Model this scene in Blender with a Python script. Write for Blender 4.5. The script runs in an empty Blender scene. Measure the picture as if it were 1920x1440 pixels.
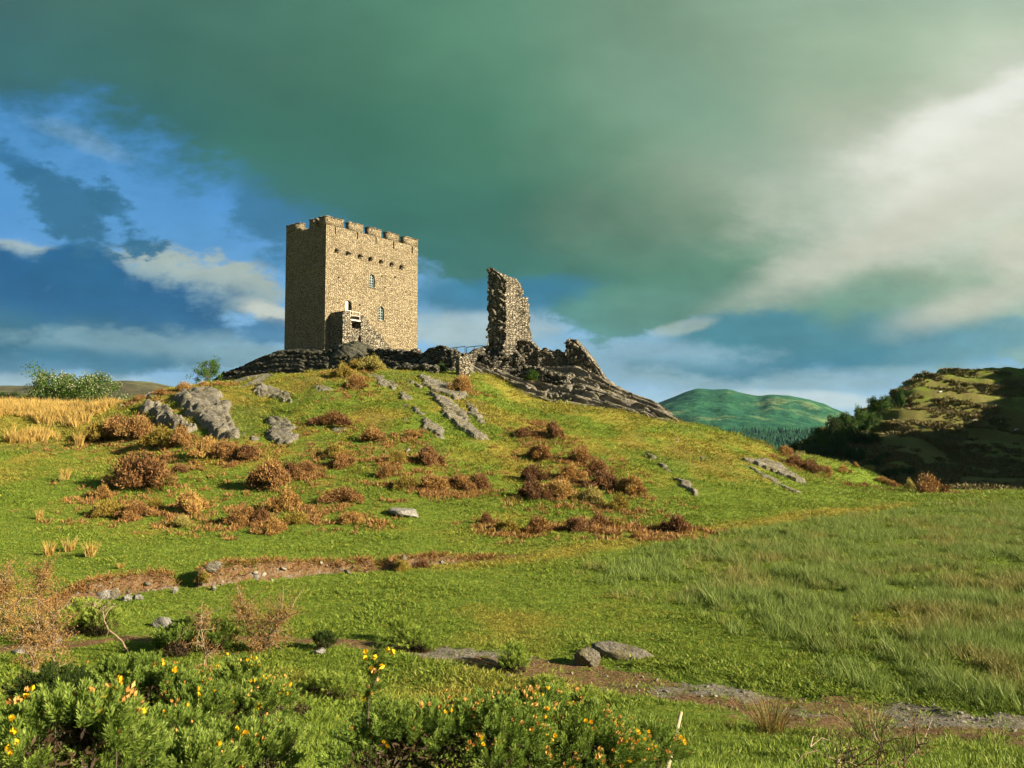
import bpy, math, numpy as np
from mathutils import Vector, Matrix
R = math.radians
SC = bpy.context.scene
COL = SC.collection
rng = np.random.default_rng(7)

# ---------------------------------------------------------------- camera, sky, sun, exposure
F, CAMZ, PITCH = 1550.0, 4.0, R(3.54)          # focal length in pixels of the 1920 wide photograph
CT, ST = math.cos(PITCH), math.sin(PITCH)
cam = bpy.data.cameras.new('camera'); cam.sensor_width = 36.0; cam.lens = 36.0*F/1920
cam.clip_start = 0.1; cam.clip_end = 20000
co = bpy.data.objects.new('camera', cam); COL.objects.link(co)
co.location = (0, 0, CAMZ); co.rotation_euler = (R(90)+PITCH, 0, 0)
cam.dof.use_dof = True; cam.dof.focus_distance = 22.0; cam.dof.aperture_fstop = 14.0
SC.camera = co

SUN_AZ, SUN_EL = R(68), R(22)                   # azimuth measured from straight behind the camera towards the right
sd = Vector((math.sin(SUN_AZ)*math.cos(SUN_EL), -math.cos(SUN_AZ)*math.cos(SUN_EL), math.sin(SUN_EL)))
sl = bpy.data.lights.new('sun', 'SUN'); sl.energy = 5.0; sl.angle = R(0.5); sl.color = (1.0, 0.86, 0.62)
so = bpy.data.objects.new('sun', sl); COL.objects.link(so)
so.rotation_euler = sd.to_track_quat('Z', 'Y').to_euler(); so.location = (60, -30, 60)
SC.view_settings.view_transform = 'Standard'; SC.view_settings.look = 'None'
SC.view_settings.exposure = 1.56; SC.view_settings.gamma = 1.0
EXPM = 2**1.56
SC.cycles.max_bounces = 5; SC.cycles.diffuse_bounces = 2; SC.cycles.glossy_bounces = 1
SC.cycles.transmission_bounces = 2; SC.cycles.transparent_max_bounces = 4
SC.cycles.use_adaptive_sampling = True; SC.cycles.adaptive_threshold = 0.02

def lin(c):
    return tuple((x/255/12.92 if x/255 <= .04045 else ((x/255+.055)/1.055)**2.4) for x in c)

def P(px, py, d):
    """world point seen at photo pixel (px,py) at depth Y = d"""
    v = (720-py)/F; y = CT - v*ST; z = ST + v*CT
    return np.array([(px-960)/F*d/y, d, CAMZ + z*d/y])

class NT:
    def __init__(s, tree): s.t = tree; s.n = tree.nodes; s.l = tree.links
    def add(s, typ, props=None, ins=None):
        n = s.n.new(typ)
        for k, v in (props or {}).items(): setattr(n, k, v)
        for k, v in (ins or {}).items():
            if hasattr(v, 'is_output') or isinstance(v, bpy.types.NodeSocket): s.l.new(v, n.inputs[k])
            else: n.inputs[k].default_value = v
        return n
    def math(s, op, a, b=0.0, c=None, clamp=False):
        ins = {0: a, 1: b}
        if c is not None: ins[2] = c
        return s.add('ShaderNodeMath', {'operation': op, 'use_clamp': clamp}, ins).outputs[0]
    def mix(s, f, a, b, mode='MIX'):
        n = s.add('ShaderNodeMix', {'data_type': 'RGBA', 'blend_type': mode})
        for k, v in ((0, f), (6, a), (7, b)):
            if isinstance(v, bpy.types.NodeSocket): s.l.new(v, n.inputs[k])
            else: n.inputs[k].default_value = (*v, 1) if isinstance(v, tuple) and len(v) == 3 else v
        return n.outputs[2]
    def mr(s, v, a, b, c=0.0, d=1.0, smooth=False):
        return s.add('ShaderNodeMapRange', {'interpolation_type': 'SMOOTHSTEP' if smooth else 'LINEAR'},
                     {0: v, 1: a, 2: b, 3: c, 4: d}).outputs[0]
    def noise(s, vec, scale, detail=4, rough=.55, dist=0.0):
        return s.add('ShaderNodeTexNoise', None, {'Vector': vec, 'Scale': scale, 'Detail': detail, 'Roughness': rough, 'Distortion': dist})
    def ramp(s, f, stops, interp='LINEAR'):
        n = s.add('ShaderNodeValToRGB', None, {0: f}); r = n.color_ramp; r.interpolation = interp
        while len(r.elements) < len(stops): r.elements.new(0.5)
        for e, (p, c) in zip(r.elements, stops): e.position = p; e.color = (*c, 1)
        return n.outputs[0]

# world: Nishita sky with the evening's cloud deck over the castle half of it
W = bpy.data.worlds.new('World'); SC.world = W; W.use_nodes = True
W.node_tree.nodes.clear(); nt = NT(W.node_tree)
tc = nt.add('ShaderNodeTexCoord').outputs['Generated']
sky = nt.add('ShaderNodeTexSky', {'sky_type': 'NISHITA', 'sun_disc': False, 'sun_elevation': SUN_EL,
             'sun_rotation': math.pi-SUN_AZ, 'altitude': 100, 'ozone_density': 1.5}).outputs[0]
sep = nt.add('ShaderNodeSeparateXYZ', None, {0: tc})
yy = nt.math('MAXIMUM', sep.outputs[1], 0.05)
u0 = nt.math('DIVIDE', sep.outputs[0], yy); v0 = nt.math('DIVIDE', sep.outputs[2], yy)
uv = nt.add('ShaderNodeCombineXYZ', None, {0: u0, 1: nt.math('MULTIPLY', v0, 2.0), 2: 3.7}).outputs[0]
def wn(scale, detail, rough, seed):
    m = nt.add('ShaderNodeVectorMath', {'operation': 'ADD'}, {0: uv, 1: (seed, seed*.7, seed*1.3)}).outputs[0]
    return nt.noise(m, scale, detail, rough)
n1 = nt.add('ShaderNodeSeparateColor', None, {0: wn(2.6, 7, .56, 0).outputs['Color']})
n2 = nt.add('ShaderNodeSeparateColor', None, {0: wn(9, 8, .62, 4.1).outputs['Color']})
lowv = nt.mr(v0, .12, .34, 1.0, .22, True)        # ragged cumulus edges low down, soft deck above
def warp(base, ch, a1, a2):
    w1 = nt.math('MULTIPLY', nt.math('SUBTRACT', n1.outputs[ch], .5), a1)
    w2 = nt.math('MULTIPLY', nt.math('MULTIPLY', nt.math('SUBTRACT', n2.outputs[ch], .5), a2), lowv)
    return nt.math('ADD', nt.math('ADD', base, w1), w2)
uw = warp(u0, 0, .22, .05); vw = warp(v0, 1, .10, .03)
def uvof(px, py):
    p = P(px, py, 1.0); return p[0], p[2]-CAMZ
def xr(px): return (uvof(px, 400)[0]+.9)/1.8
facu = nt.mr(uw, -.9, .9)
def grid2(xs, rows):
    col = None; vp = None
    for py, cols in rows:
        v = uvof(960, py)[1]; r = nt.ramp(facu, [(xr(x), lin(c)) for x, c in zip(xs, cols)])
        col = r if col is None else nt.mix(nt.mr(vw, vp, v, 0.0, 1.0, True), col, r)
        vp = v
    return col
DECK = [
 (-60, [(71,112,109),(75,122,109),(81,130,111),(87,138,113),(105,152,125),(129,164,139),(147,176,151),(161,186,161),(170,192,169)]),
 (110, [(57,106,109),(65,116,103),(75,124,105),(79,130,105),(93,142,115),(127,162,135),(147,174,147),(169,190,161),(190,204,179)]),
 (250, [(47,104,123),(53,108,109),(61,116,101),(67,122,101),(77,130,105),(113,152,125),(147,170,143),(177,190,163),(201,207,181)]),
 (400, [(51,112,141),(55,114,127),(59,116,113),(55,112,100),(63,117,99),(83,132,105),(117,152,123),(157,177,147),(191,200,173)]),
 (500, [(55,116,143),(59,120,135),(57,116,125),(53,111,111),(63,120,107),(81,133,110),(109,149,121),(147,170,141),(181,194,167)]),
 (580, [(57,122,153),(61,124,149),(59,122,147),(55,119,141),(65,127,137),(97,146,128),(103,148,128),(133,165,141),(173,190,165)]),
 (690, [(65,130,161),(71,134,161),(71,134,161),(67,130,155),(69,132,155),(75,136,153),(85,144,153),(110,158,161),(140,175,173)]),
]
deck = grid2([0, 240, 480, 720, 960, 1200, 1440, 1680, 1920], DECK)
dmod = nt.math('ADD', nt.math('MULTIPLY', nt.math('SUBTRACT', wn(3.4, 5, .5, 12.7).outputs['Fac'], .5), .85), 1.0)
deck = nt.add('ShaderNodeVectorMath', {'operation': 'SCALE'}, {0: deck, 3: dmod}).outputs[0]
vs = [(150, (44,130,222)), (300, (66,148,232)), (420, (92,160,230)), (520, (122,180,232)), (620, (140,192,234)), (700, (146,192,228)), (760, (178,210,228))]
v0_, v1_ = uvof(960, 150)[1], uvof(960, 760)[1]
colr = nt.ramp(nt.mr(v0, v0_, v1_), [((uvof(960, p)[1]-v0_)/(v1_-v0_), lin(c)) for p, c in vs])
nfine = nt.math('SUBTRACT', wn(5.5, 9, .62, 21.3).outputs['Fac'], .5)        # puffy edges
nfib = nt.math('SUBTRACT', wn(13, 8, .68, 31.9).outputs['Fac'], .5)
def blob(col, cx, cy, rx, ry, rot, c, soft=.5, na=.9, nb=.5, op=1.0, c2=None):
    """cloud mass around a direction: ellipse with a noisy rim; c2 colours its lower half"""
    u, v = uvof(cx, cy); k = 1/F
    m = nt.add('ShaderNodeMapping', {'vector_type': 'TEXTURE'}, {0: uvp, 1: (u, v, 0), 2: (0, 0, R(-rot)), 3: (rx*k, ry*k, 1)}).outputs[0]
    r = nt.add('ShaderNodeVectorMath', {'operation': 'LENGTH'}, {0: m}).outputs['Value']
    e = nt.math('ADD', r, nt.math('ADD', nt.math('MULTIPLY', nfine, na*2.7), nt.math('MULTIPLY', nfib, nb*2.2)))
    f = nt.mr(e, 1+soft*.5, 1-soft*.5, 0, op, True)
    cc = lin(c)
    if c2:
        y = nt.add('ShaderNodeSeparateXYZ', None, {0: m}).outputs[1]
        cc = nt.mix(nt.mr(nt.math('ADD', y, nt.math('MULTIPLY', nfine, 2.2)), .7, -.7, 0, 1, True), lin(c), lin(c2))
    return nt.mix(f, col, cc)
uvp = nt.add('ShaderNodeCombineXYZ', None, {0: nt.math('ADD', u0, nt.math('MULTIPLY', nt.math('SUBTRACT', n1.outputs[0], .5), .06)), 1: nt.math('ADD', v0, nt.math('MULTIPLY', nt.math('SUBTRACT', n1.outputs[1], .5), .04)), 2: 0.0}).outputs[0]
B = blob
# pale veils and puffs on the blue
colr = B(colr, 100, 340, 420, 130, 24, (92,160,215), 1.4, .9, .5, .8)
colr = B(colr, 150, 262, 90, 16, 20, (130,175,215), 1.2, 1.0, .6, .7)
colr = B(colr, 880, 600, 200, 34, 2, (160,188,200), .9, 1.6, .9, .75)
colr = B(colr, 40, 478, 110, 26, 6, (168,190,196), .7, 1.3, .7, 1, (90,145,190))
colr = B(colr, 385, 535, 170, 52, 14, (178,194,188), .5, 1.2, .8, 1, (120,160,185))
colr = B(colr, 500, 582, 70, 18, 10, (218,222,208), .8, 1.2, .8, .9)
colr = B(colr, 380, 665, 330, 34, 2, (140,174,184), 1.0, 1.3, .8, .85)
colr = B(colr, 60, 716, 260, 16, 0, (186,208,214), 1.0, 1.0, .6, .8)
# lower left dark blue bank
colr = B(colr, 60, 590, 420, 105, 8, (28,96,148), .5, .85, .6, 1, (58,114,142))
colr = B(colr, 160, 520, 100, 60, 20, (30,100,150), .4, .8, .4, 1)
colr = B(colr, 330, 648, 260, 30, 2, (140,176,190), 1.0, 1.3, .9, .8)
colr = B(colr, 40, 700, 200, 22, 0, (150,182,198), 1.0, 1.0, .7, .7)
colr = B(colr, 500, 620, 60, 22, 0, (70,130,175), .8, 1.2, .6, .8)
colr = B(colr, 120, 680, 300, 26, 0, (66,124,155), .9, 1.0, .5, .8)
# ragged scraps over the blue, upper left
colr = B(colr, 110, 375, 150, 52, 28, (50,112,150), .9, 1.5, 2.3, .9)
colr = B(colr, 225, 400, 80, 30, 45, (50,112,150), .8, 1.9, 2.2, .9)
colr = B(colr, 20, 300, 90, 30, 20, (44,110,155), .8, 1.9, 1.2, .8)
colr = B(colr, 530, 385, 90, 70, 60, (60,122,160), 1.0, 1.8, 1.3, .9)
# the deck itself: its lower edge follows a line across the sky
EDGE = [(-400, 60), (0, 195), (100, 220), (200, 262), (300, 300), (400, 335), (500, 372), (570, 405), (640, 450), (720, 485), (800, 512), (900, 545), (1000, 575), (1080, 606), (1140, 628), (1220, 606), (1300, 592), (1400, 612), (1500, 640), (1700, 650), (2000, 640)]
vmin, vmax = uvof(960, 700)[1], uvof(960, 0)[1]
eb = nt.ramp(nt.mr(u0, -1.2, .9), [((uvof(x, y)[0]+1.2)/2.1, ((uvof(x, y)[1]-vmin)/(vmax-vmin),)*3) for x, y in EDGE])
ebv = nt.mr(nt.add('ShaderNodeSeparateColor', None, {0: eb}).outputs[0], 0, 1, vmin, vmax)
ed = nt.math('ADD', nt.math('SUBTRACT', v0, ebv), nt.math('ADD', nt.math('MULTIPLY', nfine, .22), nt.math('MULTIPLY', nfib, .13)))
softl = nt.mr(u0, -.5, .1, .05, .018)
fdeck = nt.mr(nt.math('DIVIDE', ed, softl), -1, 1, 0, 1, True)
colr = nt.mix(fdeck, colr, deck)
colr = B(colr, 940, 548, 190, 34, -3, (52,124,158), .9, .8, .6, .9)
# lit breaks on the right
colr = B(colr, 1640, 270, 400, 90, -16, (186,194,172), 1.9, .5, .12, .6)
colr = B(colr, 1880, 290, 330, 135, -20, (238,238,222), 1.7, .6, .18, 1)
colr = B(colr, 1740, 255, 120, 44, -20, (250,250,238), 1.6, .7, .3, .85)
colr = B(colr, 1880, 180, 130, 30, -24, (250,250,240), 1.4, .8, .3, .85)
colr = B(colr, 1660, 450, 290, 40, -24, (216,214,194), 1.8, .5, .2, .85)
colr = B(colr, 1900, 470, 60, 50, 0, (226,222,202), 1.2, .8, .4, .8)
colr = B(colr, 1300, 200, 220, 70, 30, (132,170,146), 1.9, .4, .1, .6)
# lower right: dark blue cloud, pale streaks at the horizon
colr = B(colr, 1180, 680, 260, 40, 3, (150,186,204), 1.1, 1.2, .8, .75)
colr = B(colr, 1400, 705, 380, 30, 1, (150,182,194), .9, 1.0, .6, .9)
colr = B(colr, 1560, 645, 400, 52, -4, (72,134,150), .8, .8, .5, 1, (58,124,150))
colr = B(colr, 1380, 622, 130, 40, -6, (68,132,150), .8, .9, .6, 1)
colr = B(colr, 1850, 640, 200, 40, -8, (104,156,172), .9, .9, .4, .8)
colr = B(colr, 1800, 578, 140, 28, -14, (214,210,190), 1.6, .5, .25, .8)
colr = B(colr, 1270, 612, 60, 14, -8, (176,190,180), .9, 1.3, .8, .7)
colr = B(colr, 1250, 655, 170, 24, 4, (150,186,206), 1.1, 1.3, .9, .8)
colr = B(colr, 860, 610, 130, 26, 0, (184,204,208), 1.0, 1.5, 1.0, .8)
colr = B(colr, 1520, 748, 230, 16, 2, (206,222,226), .8, .8, .4, .9)
colr = B(colr, 1800, 690, 200, 14, 0, (150,185,196), 1.0, 1.0, .6, .8)
n3 = wn(14, 8, .65, 8.3).outputs['Fac']
var = nt.math('ADD', nt.math('MULTIPLY', nt.math('MULTIPLY', nt.math('SUBTRACT', n3, .5), .8), lowv), 1.0)
colr = nt.add('ShaderNodeVectorMath', {'operation': 'SCALE'}, {0: colr, 3: nt.math('MULTIPLY', var, .88/EXPM)}).outputs[0]
nish = nt.add('ShaderNodeVectorMath', {'operation': 'SCALE'}, {0: sky, 3: 0.05}).outputs[0]
nish = nt.mix(.78, nish, tuple(q/EXPM for q in lin((80, 100, 108))))      # unseen dark cloud added overhead and behind to dim the ambient light
fin = nt.mix(nt.mr(sep.outputs[1], .05, .45, 0, 1, True), nish, colr)
bg = nt.add('ShaderNodeBackground', None, {0: fin, 1: 1.0})
wo = nt.add('ShaderNodeOutputWorld', None, {0: bg.outputs[0]})
W.cycles.sampling_method = 'MANUAL'; W.cycles.sample_map_resolution = 512

# ---------------------------------------------------------------- noise
def _h(ix, iy, iz, seed):
    with np.errstate(over='ignore'):
        n = (ix.astype(np.int64)*374761393 + iy.astype(np.int64)*668265263 + iz.astype(np.int64)*1440662683 + seed*974634777) & 0xffffffff
        n = ((n ^ (n >> 13))*1274126177) & 0xffffffff
        n = ((n ^ (n >> 16))*2246822519) & 0xffffffff
        n = n ^ (n >> 15)
    return (n & 0xffffff)/16777215.0
def vn(x, y, z=0.0, seed=0):
    x, y, z = np.broadcast_arrays(np.asarray(x, float), np.asarray(y, float), np.asarray(z, float))
    ix, iy, iz = np.floor(x), np.floor(y), np.floor(z)
    fx, fy, fz = x-ix, y-iy, z-iz
    fx, fy, fz = (t*t*(3-2*t) for t in (fx, fy, fz))
    r = 0
    for a in (0, 1):
        for b in (0, 1):
            for c in (0, 1):
                r = r + _h(ix+a, iy+b, iz+c, seed)*(fx if a else 1-fx)*(fy if b else 1-fy)*(fz if c else 1-fz)
    return r
def fbm(x, y, z=0.0, o=4, seed=0, g=.5):
    s = 0; a = 1; t = 0
    for i in range(o):
        k = 2.03**i
        s = s + a*vn(np.asarray(x)*k, np.asarray(y)*k, np.asarray(z)*k, seed+i*17); t += a; a *= g
    return s/t
def sstep(a, b, x):
    t = np.clip((x-a)/(b-a), 0, 1); return t*t*(3-2*t)

# ---------------------------------------------------------------- terrain: profiles of the ground, column by column
def zz(px, py, d): return P(px, py, d)[2]
NEAR = [(0.3, 2.3), (3, 2.2), (4.5, 2.05), (6, 1.6), (8, .95), (10, .45), (12, .15), (14.5, 0.0)]
def prof(px, pts, extra):
    """pts: (py, d) seen in the photo; extra: (d, z) beyond what is seen"""
    p = list(NEAR) + [(18, 0.0)] + [(d, zz(px, py, d)) for py, d in pts] + list(extra)
    return px, p
FAR = [(300, -6), (900, -25), (3000, -30)]
COLS = [
 prof(-1460, [], [(60, 0), (150, 0)]+FAR),
 prof(-300, [(1100,22),(1000,30),(900,42),(840,52),(790,62),(765,72)], [(90,6),(140,2)]+FAR),
 prof(0,   [(1100,22),(1000,30),(900,42),(840,52),(800,60),(762,72)], [(90,6.3),(130,3)]+FAR),
 prof(110, [(1100,22),(1000,30.5),(900,42),(845,51),(800,59),(762,69)], [(84,6.2),(110,5),(140,2)]+FAR),
 prof(200, [(1105,21.6),(1000,31),(900,42),(850,50),(805,57),(762,64)], [(72,6.0),(100,4),(140,1)]+FAR),
 prof(300, [(1100,22),(1000,31),(900,42),(850,48),(800,54),(750,62),(733,67)], [(80,6.5),(110,3)]+FAR),
 prof(400, [(1100,22),(1000,31),(900,42),(850,47),(800,53),(750,60),(718,69)], [(78,8.6),(88,8.6),(110,4)]+FAR),
 prof(500, [(1088,23),(1000,31),(900,42),(850,46.5),(800,53),(750,60),(702,70)], [(76,8.9),(84,9.3),(95,9.5),(120,4)]+FAR),
 prof(600, [(1085,23.5),(1000,31),(900,41),(850,46),(800,52),(750,58),(705,65),(697,69)], [(76,9.2),(84,11),(100,11),(130,4)]+FAR),
 prof(700, [(1072,24.5),(1000,31),(900,41),(850,46),(800,52),(745,60),(703,66),(692,69)], [(74,9.6),(84,11.3),(100,11.5),(130,4)]+FAR),
 prof(800, [(1058,25.5),(1000,31.5),(900,41.5),(850,46.5),(800,53),(750,60),(706,68)], [(74,9.6),(84,11.3),(100,11.5),(130,4)]+FAR),
 prof(900, [(1050,27),(980,34),(900,43),(850,48.5),(800,55),(750,62),(712,69)], [(76,9.8),(84,11.5),(100,11),(130,4)]+FAR),
 prof(1000,[(1032,29),(980,35),(900,44),(850,49.5),(800,57),(768,63)], [(68,6.6),(76,8.0),(84,9.8),(96,9),(120,3)]+FAR),
 prof(1100,[(1020,30),(980,35),(900,45),(850,51),(800,58),(763,65)], [(70,6.3),(78,7.8),(86,8.2),(100,6),(125,1)]+FAR),
 prof(1200,[(1010,31.5),(980,35.5),(900,46),(850,52),(800,60),(780,65)], [(72,5.8),(80,6.3),(90,5),(115,0)]+FAR),
 prof(1280,[(1003,32.5),(950,40),(900,47),(850,54),(800,64),(787,69)], [(78,5.0),(90,3.4),(115,-1)]+FAR),
 prof(1350,[(997,33.5),(950,40.5),(900,48),(850,56.5),(813,65),(802,68)], [(76,4.2),(90,2),(115,-2)]+FAR),
 prof(1420,[(988,35.5),(950,41.5),(900,50),(850,59.5),(826,66)], [(72,3.1),(85,.8),(110,-3)]+FAR),
 prof(1500,[(970,39),(940,45),(905,53),(880,59),(867,63)], [(69,.6),(76,1.2),(84,2.0),(92,1.6),(104,-.8),(112,-.5),(130,1.0),(145,2.0),(160,1)]+FAR),
 prof(1580,[(955,44),(930,51.5),(906,60)], [(67,-.6),(76,.3),(85,1.2),(93,.6),(104,-1.6),(115,-1),(125,zz(1580,868,125)),(140,zz(1580,830,140)),(155,zz(1580,800,155)),(172,zz(1580,795,172)),(190,3)]+FAR),
 prof(1650,[(944,50),(928,58),(914,70)], [(78,-.9),(85,-.3),(93,-1.2),(104,-2.6),(114,-1.2),(130,zz(1650,850,130)),(145,zz(1650,800,145)),(160,zz(1650,764,160)),(175,8.5)]+FAR),
 prof(1685, [(945,50),(930,58),(918,72),(915,90)], [(105,-2.6),(117,zz(1685,880,117)),(132,zz(1685,835,132)),(147,zz(1685,785,147)),(158,zz(1685,752,158)),(166,zz(1685,738,166)),(182,11)]+FAR),
 prof(1720,[(945,50),(930,58),(920,74),(915,98)], [(106,-2.6),(118,zz(1720,880,118)),(133,zz(1720,830,133)),(147,zz(1720,780,147)),(160,zz(1720,735,160)),(170,zz(1720,708,170)),(190,14)]+FAR),
 prof(1800,[(945,50),(930,58),(921,75),(915,102)], [(110,-2.2),(122,zz(1800,880,122)),(137,zz(1800,830,137)),(152,zz(1800,765,152)),(166,zz(1800,722,166)),(180,zz(1800,701,180)),(200,15)]+FAR),
 prof(1920,[(946,50),(932,58),(922,75),(915,104)], [(112,-2.2),(126,zz(1920,872,126)),(141,zz(1920,825,141)),(156,zz(1920,765,156)),(170,zz(1920,718,170)),(185,zz(1920,698,185)),(210,16)]+FAR),
 prof(2150,[(946,50),(932,58),(922,75),(915,104)], [(112,-2.2),(128,zz(2150,870,128)),(145,zz(2150,815,145)),(160,zz(2150,760,160)),(185,zz(2150,705,185)),(215,17)]+FAR),
 prof(3380,[], [(60, 0), (100, 0)]+FAR),
]
def pchip(x, y, q):
    x = np.asarray(x, float); y = np.asarray(y, float); h = np.diff(x)
    s = (y[1:]-y[:-1])/h.reshape((-1,)+(1,)*(y.ndim-1))
    m = np.zeros_like(y)
    prodp = s[:-1]*s[1:] > 0
    hm = np.where(prodp, 2*s[:-1]*s[1:]/np.where(prodp, s[:-1]+s[1:], 1), 0)
    m[1:-1] = hm; m[0] = s[0]; m[-1] = s[-1]
    i = np.clip(np.searchsorted(x, q)-1, 0, len(x)-2)
    hh = h[i]; t = (q-x[i])/hh
    sh = (-1,)+(1,)*(y.ndim-1)
    t = t.reshape(sh); hh = hh.reshape(sh)
    return ((2*t**3-3*t**2+1)*y[i] + (t**3-2*t**2+t)*hh*m[i] + (-2*t**3+3*t**2)*y[i+1] + (t**3-t**2)*hh*m[i+1])
LD = np.linspace(math.log(.25), math.log(3000), 900)
tab = np.stack([pchip([math.log(a) for a, b in p], [b for a, b in p], LD) for px, p in COLS])
ker = np.exp(-.5*(np.arange(-6, 7)/2.2)**2); ker /= ker.sum()
tab = np.stack([np.convolve(np.pad(r, 6, 'edge'), ker, 'valid') for r in tab])
cu = np.array([P(px, 850, 1)[0] for px, p in COLS])
UG = np.linspace(-1.55, 1.55, 621)
TAB = pchip(cu, tab, np.clip(UG, cu[0], cu[-1]))
k2 = np.exp(-.5*(np.arange(-4, 5)/1.6)**2); k2 /= k2.sum()
pad = np.pad(TAB, ((4, 4), (0, 0)), 'edge')
TAB = sum(k2[i]*pad[i:i+len(UG)] for i in range(9))

def flat_pt(px, py, z=0.0):
    v = (720-py)/F; y = CT-v*ST; zz_ = ST+v*CT
    d = (z-CAMZ)/(zz_/y)
    return np.array([(px-960)/F*d/y, d])
def polydist(x, y, pts):
    """signed distance to a polyline (positive on the far side), arclength fraction as the point index"""
    best = np.full(x.shape, 1e9); sg = np.zeros(x.shape); par = np.zeros(x.shape)
    for i in range(len(pts)-1):
        a, b = pts[i], pts[i+1]; ab = b-a; L2 = (ab**2).sum()
        t = np.clip(((x-a[0])*ab[0]+(y-a[1])*ab[1])/L2, 0, 1)
        dx = x-(a[0]+t*ab[0]); dy = y-(a[1]+t*ab[1]); d = np.hypot(dx, dy)
        cr = ab[0]*(y-a[1])-ab[1]*(x-a[0])
        m = d < best
        best = np.where(m, d, best); sg = np.where(m, np.sign(cr), sg); par = np.where(m, i+t, par)
    return best*sg, par
BANKPX = [(60,1150,0),(150,1130,.25),(180,1124,.42),(250,1115,.42),(318,1108,.38),(338,1106,.02),(362,1108,.02),(372,1108,.5),(450,1098,.5),(540,1088,.46),(600,1078,.32),(640,1076,.30),(700,1072,.36),(712,1071,.05),(735,1070,.28),(770,1066,.28),(830,1060,.24),(920,1053,.13),(1000,1046,.06),(1080,1040,0)]
BANK = [flat_pt(a, b) for a, b, c in BANKPX]; BANKH = np.array([c for a, b, c in BANKPX])
PATHPX = [(-700,1260,.55),(-100,1215,.5),(150,1200,.4),(270,1192,.45),(420,1190,.4),(540,1191,.45),(700,1203,.42),(850,1222,.6),(960,1238,.75),(1060,1250,1.0),(1160,1268,1.1),(1300,1300,1.15),(1450,1328,1.2),(1600,1353,1.2),(1760,1376,1.2),(1960,1402,1.2),(2300,1435,1.2)]
PATH = [flat_pt(a, b, .06) for a, b, c in PATHPX]; PATHW = np.array([c for a, b, c in PATHPX])
BRK = None
def H(x, y):
    x = np.asarray(x, float); y = np.asarray(y, float)
    r = np.hypot(x, y); phi = np.arctan2(x, y); pc = np.clip(phi, -.995, .995)
    u = np.tan(pc); d = np.clip(r*np.cos(pc), .26, 2990)
    fi = np.clip((u-UG[0])/(UG[1]-UG[0]), 0, len(UG)-1.001); fj = np.clip((np.log(d)-LD[0])/(LD[1]-LD[0]), 0, len(LD)-1.001)
    i = fi.astype(int); j = fj.astype(int); a = fi-i; b = fj-j
    z = (TAB[i, j]*(1-a)*(1-b)+TAB[i+1, j]*a*(1-b)+TAB[i, j+1]*(1-a)*b+TAB[i+1, j+1]*a*b)
    ww = x*.375+y*.927; ss = x*.927-y*.375                                    # unseen higher ridge, added out to the right to shade the rocky hill
    z = z + (43-13*sstep(136, 160, ww))*sstep(108, 121, ww)*(1-sstep(260, 330, ww))*np.exp(-(np.where(ss < 78, (ss-78)/19, (ss-78)/70))**2)
    hm = sstep(.4, 3, z)*(1-sstep(88, 100, d))
    z = z + hm*((fbm(x/7, y/7, 0, 3, 3)-.5)*.75 + (fbm(x/1.6, y/1.6, 0, 3, 9)-.5)*.26)
    z = z + (1-hm)*sstep(2, 9, d)*((fbm(x/2.2, y/2.2, 0, 4, 5)-.5)*.22)
    z = z + (fbm(x/.5, y/.5, 0, 2, 12)-.5)*.05*sstep(40, 15, d)
    rh = sstep(112, 124, d)*sstep(.24, .36, u)*(1-sstep(350, 500, d))
    led = (z+x*.10)/2.3+fbm(x/38+3, y/30, 0, 5, 21)*2.6; lf = led % 1
    z = z + rh*((sstep(0, .25, lf)-lf)*2.3*.8*sstep(0, 4, z) + (fbm(x/9, y/9, 0, 5, 31)-.5)*1.6 + (fbm(x/2, y/2, 0, 3, 33)-.5)*.4)
    m = (r > 12) & (r < 60)
    if m.any():
        xs, ys = x[m], y[m]
        dd, pr = polydist(xs, ys, BANK); h = np.interp(pr, np.arange(len(BANKH)), BANKH)
        dd = dd + (fbm(xs/.35, ys/.35, 0, 3, 41)-.5)*.35
        hs = np.interp(pr, np.arange(len(BANKH)), np.convolve(np.pad(BANKH, 3, 'edge'), np.ones(7)/7, 'valid')); k = sstep(.3, 1.3, dd)
        z[m] = z[m] + (h*(1-k)+hs*k)*sstep(-.02, .28, dd)*np.exp(-np.clip(dd-.3, 0, 99)/4.5)
    m = r < 60
    if m.any():
        xs, ys = x[m], y[m]
        dd, pr = polydist(xs, ys, PATH); w = np.interp(pr, np.arange(len(PATHW)), PATHW)
        e = np.abs(dd)/w + (fbm(xs/.6, ys/.6, 0, 3, 43)-.5)*.7
        z[m] = z[m] - .07*sstep(1.1, .6, e)*sstep(.3, .9, w)
    return z
def Hs(x, y): return float(H(np.array([x]), np.array([y]))[0])
_ds = np.exp(np.linspace(math.log(1.2), math.log(260), 3000))
def hit(px, py, dmin=0):
    """first ground point along the photo ray"""
    p1 = P(px, py, 1.0); ds = _ds[_ds > dmin] if dmin else _ds
    x = p1[0]*ds; z = CAMZ+(p1[2]-CAMZ)*ds
    g = H(x, ds); k = np.argmax(z < g) if (z < g).any() else len(ds)-1
    return np.array([x[k], ds[k], g[k]])

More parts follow.
